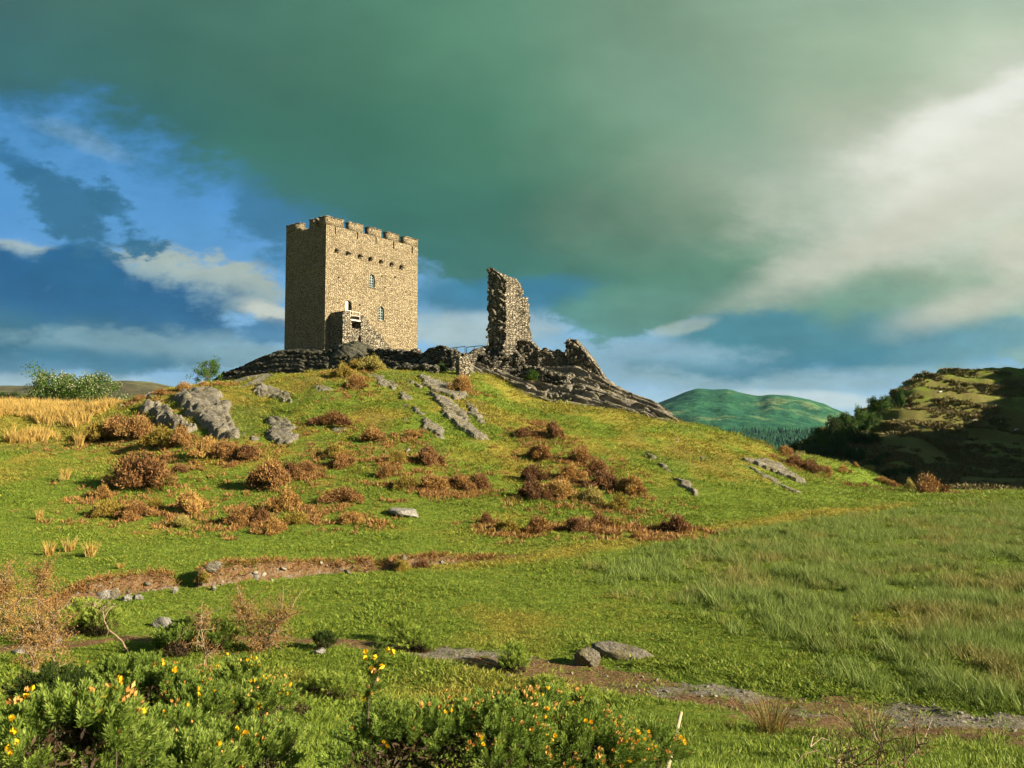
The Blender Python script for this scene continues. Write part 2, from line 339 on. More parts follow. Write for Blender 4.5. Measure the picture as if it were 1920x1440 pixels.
# ---------------------------------------------------------------- mesh helpers
def tag(o, label=None, cat=None, group=None, kind=None):
    for k, v in (('label', label), ('category', cat), ('group', group), ('kind', kind)):
        if v: o[k] = v
    return o
def mesh(name, v, f, mat=None, parent=None, smooth=False, attrs=None):
    v = np.ascontiguousarray(v, dtype=np.float32); me = bpy.data.meshes.new(name)
    if isinstance(f, np.ndarray): f = [f]
    if len(f) and isinstance(f[0], (tuple, list)):
        me.from_pydata(v.tolist(), [], f)
    else:
        nl = sum(a.size for a in f); npoly = sum(len(a) for a in f)
        me.vertices.add(len(v)); me.vertices.foreach_set('co', v.ravel())
        me.loops.add(nl); me.polygons.add(npoly)
        me.loops.foreach_set('vertex_index', np.concatenate([a.ravel() for a in f]).astype(np.int32))
        st = []; o = 0
        for a in f:
            st.append(o+np.arange(len(a))*a.shape[1]); o += a.size
        me.polygons.foreach_set('loop_start', np.concatenate(st).astype(np.int32))
        me.update(calc_edges=True); me.validate()
    if smooth: me.polygons.foreach_set('use_smooth', np.ones(len(me.polygons), bool))
    for k, a in (attrs or {}).items():
        at = me.attributes.new(k, 'FLOAT', 'POINT'); at.data.foreach_set('value', np.asarray(a, np.float32))
    if mat: me.materials.append(mat)
    o = bpy.data.objects.new(name, me); COL.objects.link(o)
    if parent: o.parent = parent
    return o
def empty(name, loc, rz=0, label=None, cat=None, group=None):
    o = bpy.data.objects.new(name, None); COL.objects.link(o); o.location = tuple(float(a) for a in loc); o.rotation_euler = (0, 0, rz)
    return tag(o, label, cat, group)
def grid_faces(nr, nc, wrap=False):
    i = np.arange(nr-1)[:, None]; j = np.arange(nc if wrap else nc-1)[None, :]; j2 = (j+1) % nc
    return np.stack([i*nc+j, i*nc+j2, (i+1)*nc+j2, (i+1)*nc+j], -1).reshape(-1, 4)
class Acc:
    def __init__(s): s.v = []; s.f = {3: [], 4: []}; s.n = 0; s.t = []
    def add(s, v, f, tint=0.5):
        s.v.append(np.asarray(v, float)); f = np.asarray(f); s.f[f.shape[1]].append(f+s.n); s.n += len(v)
        s.t.append(np.broadcast_to(tint, (len(v),)))
    def box(s, x0, x1, y0, y1, z0, z1):
        v = [(x, y, z) for z in (z0, z1) for y in (y0, y1) for x in (x0, x1)]
        s.add(v, [(0,2,3,1),(4,5,7,6),(0,1,5,4),(2,6,7,3),(0,4,6,2),(1,3,7,5)])
    def tube(s, pts, rad, n=6, tint=.5):
        pts = np.asarray(pts, float); rad = np.broadcast_to(rad, (len(pts),))
        t = np.gradient(pts, axis=0); t /= np.linalg.norm(t, axis=1)[:, None]+1e-9
        up = np.array([0, 0, 1.]) if abs(t[0][2]) < .9 else np.array([1., 0, 0])
        a = np.cross(t, up); a /= np.linalg.norm(a, axis=1)[:, None]+1e-9; b = np.cross(t, a)
        an = np.arange(n)/n*2*math.pi
        v = (pts[:, None]+rad[:, None, None]*(np.cos(an)[None, :, None]*a[:, None]+np.sin(an)[None, :, None]*b[:, None])).reshape(-1, 3)
        s.add(v, grid_faces(len(pts), n, True), tint)
    def leaves(s, base, dirv, length, width, r, tint=None):
        """diamond leaf per row"""
        n = len(base); dirv = dirv/(np.linalg.norm(dirv, axis=1)[:, None]+1e-9)
        side = np.cross(dirv, r.normal(size=(n, 3))); side /= np.linalg.norm(side, axis=1)[:, None]+1e-9
        length = np.broadcast_to(length, (n,))[:, None]; width = np.broadcast_to(width, (n,))[:, None]
        mid = base+dirv*length*.5
        v = np.stack([base, mid+side*width*.5, base+dirv*length, mid-side*width*.5], 1).reshape(-1, 3)
        tt = r.random(n) if tint is None else np.broadcast_to(tint, (n,))
        s.add(v, np.arange(n*4).reshape(-1, 4), np.repeat(tt, 4))
    def build(s, name, mat, parent=None, smooth=False):
        fs = [np.concatenate(s.f[k]) for k in (4, 3) if s.f[k]]
        return mesh(name, np.concatenate(s.v), fs, mat, parent, smooth, {'tint': np.concatenate(s.t)})
def copy_tree(o, parent=None):
    c = o.copy(); COL.objects.link(c)
    if parent: c.parent = parent
    for ch in list(o.children): copy_tree(ch, c)
    return c
def wipe(o):
    for ch in list(o.children): wipe(ch)
    bpy.data.objects.remove(o)

# ---------------------------------------------------------------- materials
def newmat(name):
    m = bpy.data.materials.new(name); m.use_nodes = True; m.node_tree.nodes.clear()
    return m, NT(m.node_tree)
def finish(n, col, rough=.85, bump=None, bdist=.02, bstr=.6, spec=.25, trans=None):
    ins = {'Base Color': col, 'Roughness': rough, 'Specular IOR Level': spec}
    b = n.add('ShaderNodeBsdfPrincipled', None, None)
    for k, v in ins.items():
        if isinstance(v, bpy.types.NodeSocket): n.l.new(v, b.inputs[k])
        else: b.inputs[k].default_value = (*v, 1) if isinstance(v, tuple) and len(v) == 3 else v
    if bump is not None:
        bp = n.add('ShaderNodeBump', None, {'Height': bump, 'Distance': bdist, 'Strength': bstr}); n.l.new(bp.outputs[0], b.inputs['Normal'])
    out = b.outputs[0]
    if trans:
        t = n.add('ShaderNodeBsdfTranslucent'); n.l.new(col, t.inputs[0]) if isinstance(col, bpy.types.NodeSocket) else None
        out = n.add('ShaderNodeMixShader', None, {0: trans, 1: out, 2: t.outputs[0]}).outputs[0]
    n.add('ShaderNodeOutputMaterial', None, {0: out})
def attr(n, name, typ='GEOMETRY'):
    return n.add('ShaderNodeAttribute', {'attribute_name': name, 'attribute_type': typ}).outputs['Fac']

def leafmat(name, stops, trans=.25, rough=.6):
    m, n = newmat(name)
    t = attr(n, 'tint'); rnd = n.add('ShaderNodeObjectInfo').outputs['Random']
    f = n.math('ADD', n.math('MULTIPLY', t, .85), n.math('MULTIPLY', rnd, .15))
    c = n.ramp(f, [(i/(len(stops)-1), s) for i, s in enumerate(stops)])
    finish(n, c, rough, spec=.2, trans=trans); return m
def instmat(name, green, dry, trans=.25):
    """grass: tint along the blades, dryness handed over by each tuft"""
    m, n = newmat(name)
    t = attr(n, 'tint'); d = attr(n, 'dryv', 'INSTANCER')
    g = n.ramp(t, [(i/(len(green)-1), s) for i, s in enumerate(green)])
    e = n.ramp(t, [(i/(len(dry)-1), s) for i, s in enumerate(dry)])
    finish(n, n.mix(d, g, e), .6, spec=.2, trans=trans); return m
GREENS = [(.065,.115,.014), (.15,.22,.024), (.25,.32,.045)]
DRYS = [(.17,.135,.024), (.28,.24,.04), (.42,.34,.075)]
M_GRASS = instmat('grass_blades', GREENS, DRYS)
M_RUSH = instmat('rush_blades', [(.075,.13,.022), (.16,.225,.045), (.29,.34,.10)], [(.17,.14,.04), (.28,.21,.07), (.4,.31,.12)])
M_STRAW = leafmat('straw', [(.25,.16,.04), (.42,.28,.075), (.58,.42,.14)])
M_RUST = leafmat('rust_foliage', [(.08,.042,.018), (.22,.11,.038), (.35,.19,.065), (.27,.20,.05)], .15)
M_DARKRUST = leafmat('dark_rust_foliage', [(.05,.026,.014), (.13,.062,.028), (.23,.11,.042), (.20,.13,.035)], .15)
M_OLIVE = leafmat('olive_foliage', [(.09,.065,.012), (.22,.15,.028), (.33,.24,.045), (.15,.18,.025)], .15)
M_PALE = leafmat('pale_foliage', [(.14,.13,.03), (.30,.26,.06), (.42,.36,.12), (.3,.2,.05)], .2)
M_ORANGE = leafmat('orange_foliage', [(.15,.075,.025), (.31,.165,.05), (.44,.26,.085), (.32,.25,.06)], .2)
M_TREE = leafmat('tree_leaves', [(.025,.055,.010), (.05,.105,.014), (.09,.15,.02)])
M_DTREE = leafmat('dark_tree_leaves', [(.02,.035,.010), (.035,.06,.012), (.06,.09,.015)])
M_BLOSSOM = leafmat('blossom_white', [(.14,.15,.07), (.30,.30,.18), (.42,.40,.28)])
M_GORSE = leafmat('gorse_spines', [(.022,.045,.010), (.08,.135,.022), (.18,.26,.038), (.36,.42,.11)], .3)
M_YELLOW = leafmat('gorse_yellow', [(.75,.36,.01), (.85,.50,.012), (.85,.6,.03)], .25)
M_WITHER = leafmat('gorse_withered', [(.30,.13,.035), (.50,.26,.06), (.62,.42,.15)], .2)
M_STEM = leafmat('stem_bark', [(.09,.06,.035), (.19,.135,.08), (.34,.27,.18)], .0, .8)
M_BARK = leafmat('bark', [(.05,.04,.03), (.09,.07,.05), (.13,.11,.08)], .0, .8)
M_CONIFER = leafmat('conifer', [(.006,.030,.018), (.010,.05,.026), (.02,.075,.032)], .0)
M_WOOL = leafmat('wool', [(.5,.48,.42), (.55,.53,.47), (.6,.58,.5)], .0)
M_FACE = leafmat('sheep_face', [(.3,.28,.24), (.35,.3,.26), (.4,.35,.3)], .0)

def ground_mat():
    m, n = newmat('ground'); g = n.add('ShaderNodeNewGeometry').outputs['Position']
    dry, soil, stone, brown = (attr(n, k) for k in ('dry', 'soil', 'stone', 'brown'))
    f1 = n.noise(g, 3.5, 6, .65).outputs['Fac']; f2 = n.noise(g, 17, 5, .7).outputs['Fac']; f3 = n.noise(g, .35, 4).outputs['Fac']
    green = n.ramp(n.math('ADD', n.math('MULTIPLY', f1, .5), n.math('MULTIPLY', f2, .5)), [(.3, (.04,.09,.010)), (.5, (.125,.185,.022)), (.68, (.22,.27,.036))])
    drc = n.ramp(f2, [(.3, (.15,.085,.02)), (.5, (.26,.215,.035)), (.7, (.39,.31,.065))])
    df = n.math('ADD', dry, n.math('MULTIPLY', n.math('SUBTRACT', f1, .5), 1.1), clamp=True)
    c = n.mix(df, green, drc)
    brc = n.ramp(f1, [(.3, (.07,.048,.025)), (.5, (.12,.085,.042)), (.7, (.19,.145,.065))])
    c = n.mix(n.math('MULTIPLY', brown, n.mr(f1, .3, .6), clamp=True), c, brc)
    so_ = n.ramp(f2, [(.3, (.07,.04,.02)), (.5, (.17,.10,.05)), (.7, (.27,.18,.10))])
    sf = n.mr(n.math('ADD', soil, n.math('MULTIPLY', n.math('SUBTRACT', f1, .5), .9)), .45, .6)
    c = n.mix(sf, c, so_)
    vo = n.add('ShaderNodeTexVoronoi', {'feature': 'F1'}, {'Vector': g, 'Scale': 22.0, 'Randomness': 1.0})
    st = n.mix(n.math('MULTIPLY', vo.outputs['Distance'], 1.0), (.29,.255,.205), (.10,.08,.06))
    st = n.mix(.45, st, n.ramp(vo.outputs['Color'], [(0, (.12,.105,.085)), (1, (.32,.29,.25))]))
    gf = n.mr(n.math('ADD', stone, n.math('MULTIPLY', n.math('SUBTRACT', f1, .5), .9)), .45, .6)
    c = n.mix(gf, c, st)
    bh = n.math('ADD', n.math('MULTIPLY', f2, 1.0), n.math('MULTIPLY', f1, 1.6))
    finish(n, c, .95, bh, .12, .8, .1); return m
M_GROUND = ground_mat()

def rock_mat(name, dark, mid, light, moss=.25, streak=(1, -.3, -.55)):
    m, n = newmat(name); g = n.add('ShaderNodeNewGeometry')
    p = g.outputs['Position']
    w = Vector(streak).normalized(); q = w.to_track_quat('X', 'Z')
    mp = n.add('ShaderNodeMapping', {'vector_type': 'TEXTURE'}, {0: p, 2: q.to_euler(), 3: (4.5, .8, .8)}).outputs[0]
    s1 = n.noise(mp, 2.4, 8, .66, .4).outputs['Fac']; s2 = n.noise(p, 6, 6, .7).outputs['Fac']
    s3 = n.noise(mp, 9, 5, .7).outputs['Fac']
    c = n.ramp(n.math('ADD', n.math('MULTIPLY', s1, .55), n.math('MULTIPLY', s2, .45)), [(.33, dark), (.5, mid), (.66, light)])
    c = n.mix(n.mr(s3, .34, .40, .6, 0), c, tuple(a*.35 for a in dark))
    lich = n.noise(p, 1.3, 5, .7).outputs['Fac']
    c = n.mix(n.math('MULTIPLY', n.mr(lich, .52, .60), moss), c, (.17,.145,.03))
    finish(n, c, .85, n.math('ADD', n.math('MULTIPLY', s1, 1.2), n.math('ADD', s2, s3)), .22, 1.0, .25); return m
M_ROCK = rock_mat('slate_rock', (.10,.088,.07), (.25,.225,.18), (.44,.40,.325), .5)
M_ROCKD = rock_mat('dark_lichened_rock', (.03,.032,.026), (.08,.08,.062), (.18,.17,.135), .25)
M_ROCKP = rock_mat('pale_stone', (.2,.19,.17), (.36,.34,.31), (.5,.48,.45), .05)
M_GRAV = leafmat('gravel', [(.08,.07,.055), (.16,.145,.12), (.26,.24,.20)], .0, .85)

def wall_mat(name, dark, c1, c2, c3, sx, sz, mort=.07, bd=.12):
    m, n = newmat(name)
    tco = n.add('ShaderNodeTexCoord').outputs['Object']
    wob = n.noise(tco, 2.5, 4, .6).outputs['Color']
    pv = n.add('ShaderNodeVectorMath', {'operation': 'MULTIPLY_ADD'}, {0: wob, 1: (.22, .22, .10), 2: tco}).outputs[0]
    mp = n.add('ShaderNodeMapping', None, {0: pv, 3: (sx, sx, sz)}).outputs[0]
    vc = n.add('ShaderNodeTexVoronoi', {'feature': 'F1'}, {'Vector': mp, 'Scale': 1.0, 'Randomness': .9})
    ve = n.add('ShaderNodeTexVoronoi', {'feature': 'DISTANCE_TO_EDGE'}, {'Vector': mp, 'Scale': 1.0, 'Randomness': .9}).outputs['Distance']
    rc = n.add('ShaderNodeSeparateColor', None, {0: vc.outputs['Color']}).outputs[0]
    f = n.noise(tco, 5, 6, .7).outputs['Fac']; big = n.noise(tco, .35, 5, .6).outputs['Fac']
    t = n.math('ADD', n.math('MULTIPLY', rc, .6), n.math('ADD', n.math('MULTIPLY', f, .25), n.math('MULTIPLY', big, .6)))
    c = n.ramp(t, [(.35, c1), (.62, c2), (.95, c3)])
    e = n.math('ADD', ve, n.math('MULTIPLY', n.math('SUBTRACT', f, .5), .12))
    c = n.mix(n.mr(e, mort*.4, mort*1.6), dark, c)
    finish(n, c, .9, n.math('ADD', n.mr(e, 0, .22), n.math('MULTIPLY', rc, .5)), bd, 1.0, .2); return m
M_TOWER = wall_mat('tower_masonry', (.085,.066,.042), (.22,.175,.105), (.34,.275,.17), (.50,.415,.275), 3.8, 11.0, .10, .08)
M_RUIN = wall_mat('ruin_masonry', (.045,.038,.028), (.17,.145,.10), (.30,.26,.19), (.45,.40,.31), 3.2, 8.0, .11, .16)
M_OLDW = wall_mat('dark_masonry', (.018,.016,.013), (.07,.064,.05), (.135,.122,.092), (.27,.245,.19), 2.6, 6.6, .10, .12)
def plain(name, c, rough=.6, metal=0):
    m, n = newmat(name); b = n.add('ShaderNodeBsdfPrincipled'); tco = n.add('ShaderNodeTexCoord').outputs['Object']
    f = n.noise(tco, 6, 4, .6).outputs['Fac']
    n.l.new(n.mix(f, tuple(a*.75 for a in c), tuple(min(1, a*1.2) for a in c)), b.inputs['Base Color'])
    b.inputs['Roughness'].default_value = rough; b.inputs['Metallic'].default_value = metal
    n.add('ShaderNodeOutputMaterial', None, {0: b.outputs[0]}); return m
M_COPE = wall_mat('coping_stone', (.05,.04,.03), (.14,.11,.07), (.26,.21,.14), (.36,.3,.2), 1.5, 6, .08)
M_PAINT = plain('white_paint', (.75, .72, .66), .5)
M_RAIL = plain('rail_metal', (.62, .55, .5), .45)
M_GREYMETAL = plain('grey_metal', (.22, .24, .25), .4, .6)
M_GLASS = plain('dark_glass', (.03, .05, .06), .15)
M_FRAME = plain('window_frame_paint', (.42, .52, .52), .5)
M_VOID = plain('opening_shade_back', (.006, .004, .004), .9)  # near-black tone puts the shade inside the openings into the colour
M_WOOD = plain('weathered_stick', (.33, .27, .17), .85)

# ---------------------------------------------------------------- the ground sheet
def angs():
    a = np.linspace(R(-38), R(38), 640)
    l = np.linspace(R(-180), R(-38), 60)[:-1]; r = np.linspace(R(38), R(180), 60)[1:-1]
    return np.concatenate([l, a, r])
AN = angs()
RR = np.concatenate([np.exp(np.linspace(math.log(.4), math.log(12), 190))[:-1], np.exp(np.linspace(math.log(12), math.log(34), 240))[:-1],
                     np.exp(np.linspace(math.log(34), math.log(240), 360))[:-1], np.exp(np.linspace(math.log(240), math.log(3200), 60))])
gx = (RR[:, None]*np.sin(AN)[None]).ravel(); gy = (RR[:, None]*np.cos(AN)[None]).ravel()
gz = H(gx, gy)
rr_ = np.hypot(gx, gy)
FOOT = [flat_pt(a, b, .1) for a, b in ((830,1056),(1000,1042),(1100,1026),(1250,1008),(1400,985),(1530,965),(1640,948),(1700,936))]
def dryness(x, y):
    z = H(x, y); d = y
    hill = sstep(.3, 2.0, z)*(d < 100)*(d > 15)
    n = fbm(x/4.5, y/4.5, 0, 4, 61); n2 = fbm(x/.9, y/.9, 0, 3, 62)
    up = sstep(1, 8, z)
    n4 = fbm(x/1.6+9, y/3.5, 0, 3, 64); dr = hill*np.clip((n-.47)*2.4+.12+up*.28+(n2-.5)*1.5+(n4-.5)*1.2, 0, .9) + (1-hill)*np.clip((n-.62)*3+(n2-.5)*.9, 0, .8)
    # the dead golden grass over the left shoulder of the hill
    u = x/np.maximum(y, .1)
    gold = sstep(50, 58, y)*sstep(-.42, -.50, u)*(y < 100)
    fl = polydist(x, y, FOOT)[0]
    return np.clip(np.maximum(np.maximum(dr, gold*.75), np.exp(-((fl+.2)/.75)**2)*.9*(y < 75)), 0, 1)
dd_, par_ = polydist(gx, gy, PATH); pw_ = np.interp(par_, np.arange(len(PATHW)), PATHW)
pe = np.abs(dd_)/pw_ + (fbm(gx/.7, gy/.7, 0, 4, 43)-.5)*.8
pathm = sstep(1.15, .65, pe)*(rr_ < 60)*(gy > 1)
bd_, bp_ = polydist(gx, gy, BANK); bh_ = np.interp(bp_, np.arange(len(BANKH)), BANKH)
bankm = sstep(.0, .10, bh_)*sstep(-.12, .0, bd_)*sstep(.62, .25, bd_)
lowside = sstep(-3.6, -.6, dd_/pw_)*sstep(.3, -.3, dd_/pw_)*sstep(1.5, 4, gx)*(rr_ < 40)*(gy > 5)
soil = np.clip(np.maximum(np.maximum(bankm*1.0, pathm*.62), lowside*(.8+(fbm(gx/1.1, gy/1.1, 0, 3, 19)-.5)*.9)), 0, 1)
foot = np.exp(-((polydist(gx, gy, [flat_pt(a, b, .1) for a, b in ((1000,1042),(1100,1026),(1250,1008),(1400,985),(1530,965),(1640,948))])[0])/.8)**2)*.8*(rr_ < 70)
stone = pathm*np.clip(.42+(dd_/pw_)*.45*sstep(2, 6, gx)+(fbm(gx/1.2, gy/1.2, 0, 3, 77)-.5)*1.6, 0, 1)*sstep(.3, .6, pw_) + bankm*sstep(.2, .02, bd_)*.55
u_ = gx/np.maximum(gy, .1)
rhm = sstep(104, 114, gy)*sstep(.24, .34, u_)
sh = (fbm(gx/11, gy/11, 0, 4, 88)-.5)*2.2
steep = np.abs(H(gx, gy+.4)-H(gx, gy-.4))/.8
brown = np.clip(rhm*(.45+1.2*sstep(.45, .95, steep)+sh+.6*sstep(12, 4, gz)-.35*sstep(8, 15, gz)), 0, 1)
hl_ = sstep(.5, 3, gz)*(gy < 96)*(gy > 24); brown = np.maximum(brown, hl_*sstep(.53, .68, fbm(gx/2.2, gy/4, 0, 4, 55))*.55)
dry = np.clip(dryness(gx, gy)+foot*.8, 0, 1); dry = np.where(rhm > .3, np.clip(.08+sh*.25, 0, .5), dry)
fc = grid_faces(len(RR), len(AN), True)[:, ::-1]
fm = pathm[fc].mean(1) > .35
fh = (rhm[fc].mean(1) > .5) & (gy[fc].mean(1) < 420)
V = np.stack([gx, gy, gz], 1)
def sub(name, mask):
    f = fc[mask]; ids, inv = np.unique(f, return_inverse=True)
    o = mesh(name, V[ids], inv.reshape(f.shape), M_GROUND, None, True, {'dry': dry[ids], 'soil': soil[ids], 'stone': stone[ids], 'brown': brown[ids]})
    return tag(o, kind='structure')
sub('ground', ~fm & ~fh); sub('path', fm & ~fh); sub('hill', fh)

# ---------------------------------------------------------------- far country
def far_hill(name, crest, d0, d1, zlow, mat, n=220, rough=1.0, seed=0):
    px = np.linspace(crest[0][0], crest[-1][0], n); py = np.interp(px, [c[0] for c in crest], [c[1] for c in crest])
    t = np.linspace(0, 1, 110); rows = []
    for tt in t:
        d = d0+(d1-d0)*tt; x = (px-960)/F*d
        zc = np.convolve(np.pad(np.array([zz(a, b, d1) for a, b in zip(px, py)]), 6, 'edge'), np.hanning(15)[1:-1]/np.hanning(15).sum(), 'valid')
        z = zlow+(zc-zlow)*np.sin(tt*math.pi/2)**1.25
        xr, yr = x*.8+d*.6+seed*99, d*.8-x*.6
        z = z+rough*(fbm(xr/260, yr/260, 0, 5, seed)-.5)*math.sin(tt*math.pi)*80
        z = z+rough*(1-np.abs(2*fbm(xr/130, yr/190, 0, 5, seed+5)-1))*math.sin(tt*math.pi)*12 - rough*6*math.sin(tt*math.pi)
        rows.append(np.stack([x, np.full_like(x, d), z], 1))
    x = (px-960)/F*(d1*1.5); rows.append(np.stack([x, np.full_like(x, d1*1.5), np.full_like(x, zlow)], 1))
    o = mesh(name, np.concatenate(rows), grid_faces(len(rows), n), mat, None, True)
    return tag(o, kind='structure')
def far_mat(name, a, b, c, sc, thr=.52):
    m, n = newmat(name); g = n.add('ShaderNodeNewGeometry').outputs['Position']
    f = n.noise(g, sc, 8, .68).outputs['Fac']; f2 = n.noise(g, sc*3.3, 6, .7).outputs['Fac']
    col = n.mix(n.mr(f2, .4, .6), a, b); col = n.mix(n.mr(f, thr, thr+.07), col, c)
    finish(n, col, .95, f2, 12.0, .8, .05); return m
M_MTN = far_mat('mountain_moor', (.014,.07,.045), (.035,.12,.055), (.11,.17,.075), .009, .56)
M_MOOR = far_mat('brown_moor', (.06,.055,.03), (.10,.08,.04), (.13,.13,.05), .006)
far_hill('mountain', [(1150,800),(1230,757),(1262,745),(1285,737),(1308,731),(1335,734),(1365,733),(1395,741),(1425,746),(1443,742),(1480,746),(1512,754),(1545,765),(1580,780),(1640,800),(1700,812)], 1150, 2100, -10, M_MTN, 260, .8, 5)
far_hill('hills', [(-500,735),(-200,738),(-60,733),(40,730),(120,726),(200,719),(255,718),(300,724),(345,736),(420,752),(520,775),(700,800)], 900, 1600, -20, M_MOOR, 160, .5, 11)
def forest():
    r = np.random.default_rng(3); a = Acc(); n = 5200
    u = r.uniform(.17, .46, n); d = r.uniform(820, 1240, n)
    for uu, dd in zip(u, d):
        x = uu*dd; h = r.uniform(7, 12.5); w = h*.26
        zb = -20+(dd-820)*.055+(fbm(np.array([x/90]), np.array([dd/90]), 0, 3, 4)[0]-.5)*14
        k = 6; an = np.arange(k)/k*2*math.pi+r.random()
        for q in (0, .3, .58):
            ww = w*(1-q)*r.uniform(.85, 1.1)
            ring = np.stack([x+np.cos(an)*ww, dd+np.sin(an)*ww, np.full(k, zb+h*(q*.9+.08))], 1)
            v = np.vstack([ring, [[x, dd, zb+h*min(1, q*.9+.52)]]])
            a.add(v, [(i, (i+1) % k, k) for i in range(k)], r.random())
    return tag(a.build('forest', M_CONIFER), kind='stuff', label='dark conifer plantation on the valley floor below the far mountain', cat='forest')
forest()

# ---------------------------------------------------------------- rocks
STR = np.array([1, -.3, -.55]); STR /= np.linalg.norm(STR)
_c1 = np.cross(STR, [0, 0, 1.]); _c1 /= np.linalg.norm(_c1); _c2 = np.cross(STR, _c1)
def strata(x, y, z, s=1.0, seed=0, rough=.8, crack=.7):
    """cleaved slate: long ribs with sharp edges, -0.5..0.5"""
    a = (x*STR[0]+y*STR[1]+z*STR[2])*s; b = (x*_c1[0]+y*_c1[1]+z*_c1[2])*s; c = (x*_c2[0]+y*_c2[1]+z*_c2[2])*s
    w = (fbm(a/4, b/1.5, c/1.5, 3, seed)-.5)*1.2
    q = (b*.62+c*.5)+w*1.1
    saw = (q % 1.0); saw = np.where(saw < .8, saw/.8, (1-saw)/.2)
    q2 = (b*2.1+c*1.3)+(fbm(a/1.6, b*1.5, c*1.5, 3, seed+8)-.5)*2.2; sw2 = q2 % 1.0; sw2 = np.where(sw2 < .85, sw2/.85, (1-sw2)/.15)
    cr = np.abs(fbm(a/4.5, b*1.3, c*1.3, 4, seed+13)-.5)
    return (saw-.5)*.5 + (sw2-.5)*.22 + (fbm(a/1.4, b*2.2, c*2.2, 4, seed+3)-.5)*rough - crack*sstep(.045, .0, cr)
def outcrop(poly, h, label, mat=None, res=None, name='rock_outcrop', group='slate outcrops on the castle hill', seed=0, edge=.35, s=1.5, cat='rock outcrop'):
    pts = np.array([hit(a, b)[:2] for a, b in poly]); c = pts.mean(0)
    size = np.ptp(pts, axis=0).max(); res = res or max(.05, size/110)
    pts = c+(pts-c)*(1+ .12/ max(size, .3))
    x0, y0 = pts.min(0)-res*2; x1, y1 = pts.max(0)+res*2
    nx = int((x1-x0)/res)+2; ny = int((y1-y0)/res)+2
    X, Y = np.meshgrid(x0+np.arange(nx)*res, y0+np.arange(ny)*res)
    ins = np.zeros(X.shape, bool); n = len(pts)
    for i in range(n):
        a, b = pts[i], pts[(i+1) % n]
        ins ^= ((a[1] > Y) != (b[1] > Y)) & (X < (b[0]-a[0])*(Y-a[1])/(b[1]-a[1]+1e-12)+a[0])
    dist, _ = polydist(X, Y, list(pts)+[pts[0]]); dist = np.abs(dist)*np.where(ins, 1, -1)
    dist = dist+(fbm(X/.5/edge*.35, Y/.5/edge*.35, 0, 3, seed+50)-.5)*edge*1.6+(fbm(X/edge/5, Y/edge/5, 0, 3, seed+51)-.52)*edge*5.0
    m = sstep(-edge*.3, edge, dist)
    g = H(X.ravel(), Y.ravel()).reshape(X.shape)
    bq = X*.86+Y*.5; aq = X*.5-Y*.86; ww = (fbm(aq/5, bq/1.5, 0, 3, seed)-.5)*1.6
    def saw_(q, e): q = q % 1; return np.where(q < 1-e, q/(1-e), (1-q)/e)-.5
    sp = min(1.7, max(.25, size/5))
    st = saw_(bq/sp+ww+seed*.37, .12)*.42+saw_(bq/sp*2.9+ww*1.5, .2)*.13+(fbm(aq/1.6, bq*2.2, 0, 4, seed+3)-.5)*.2-.3*sstep(.04, 0, np.abs(fbm(aq/1.6, bq/1.2, 0, 3, seed+4)-.5))
    st = st+np.clip(-(bq-(c[0]*.86+c[1]*.5))/max(size, 1), -.5, .5)*.5
    Z = g-.12+m*(.12+h*.35)+m*h*(.55+st*1.15)
    Z = np.where(m <= 0, g-.25, Z)
    keep = (dist > -edge*.5-res*2)
    f = grid_faces(ny, nx); k = keep.ravel()[f].all(1); f = f[k]
    ids, inv = np.unique(f, return_inverse=True)
    v = np.stack([X.ravel(), Y.ravel(), Z.ravel()], 1)[ids]
    zc = Hs(*c)
    o = mesh(name, v-np.array([c[0], c[1], zc]), inv.reshape(f.shape), mat or M_ROCK, None, False)
    o.location = (float(c[0]), float(c[1]), zc)
    return tag(o, label, cat, group)
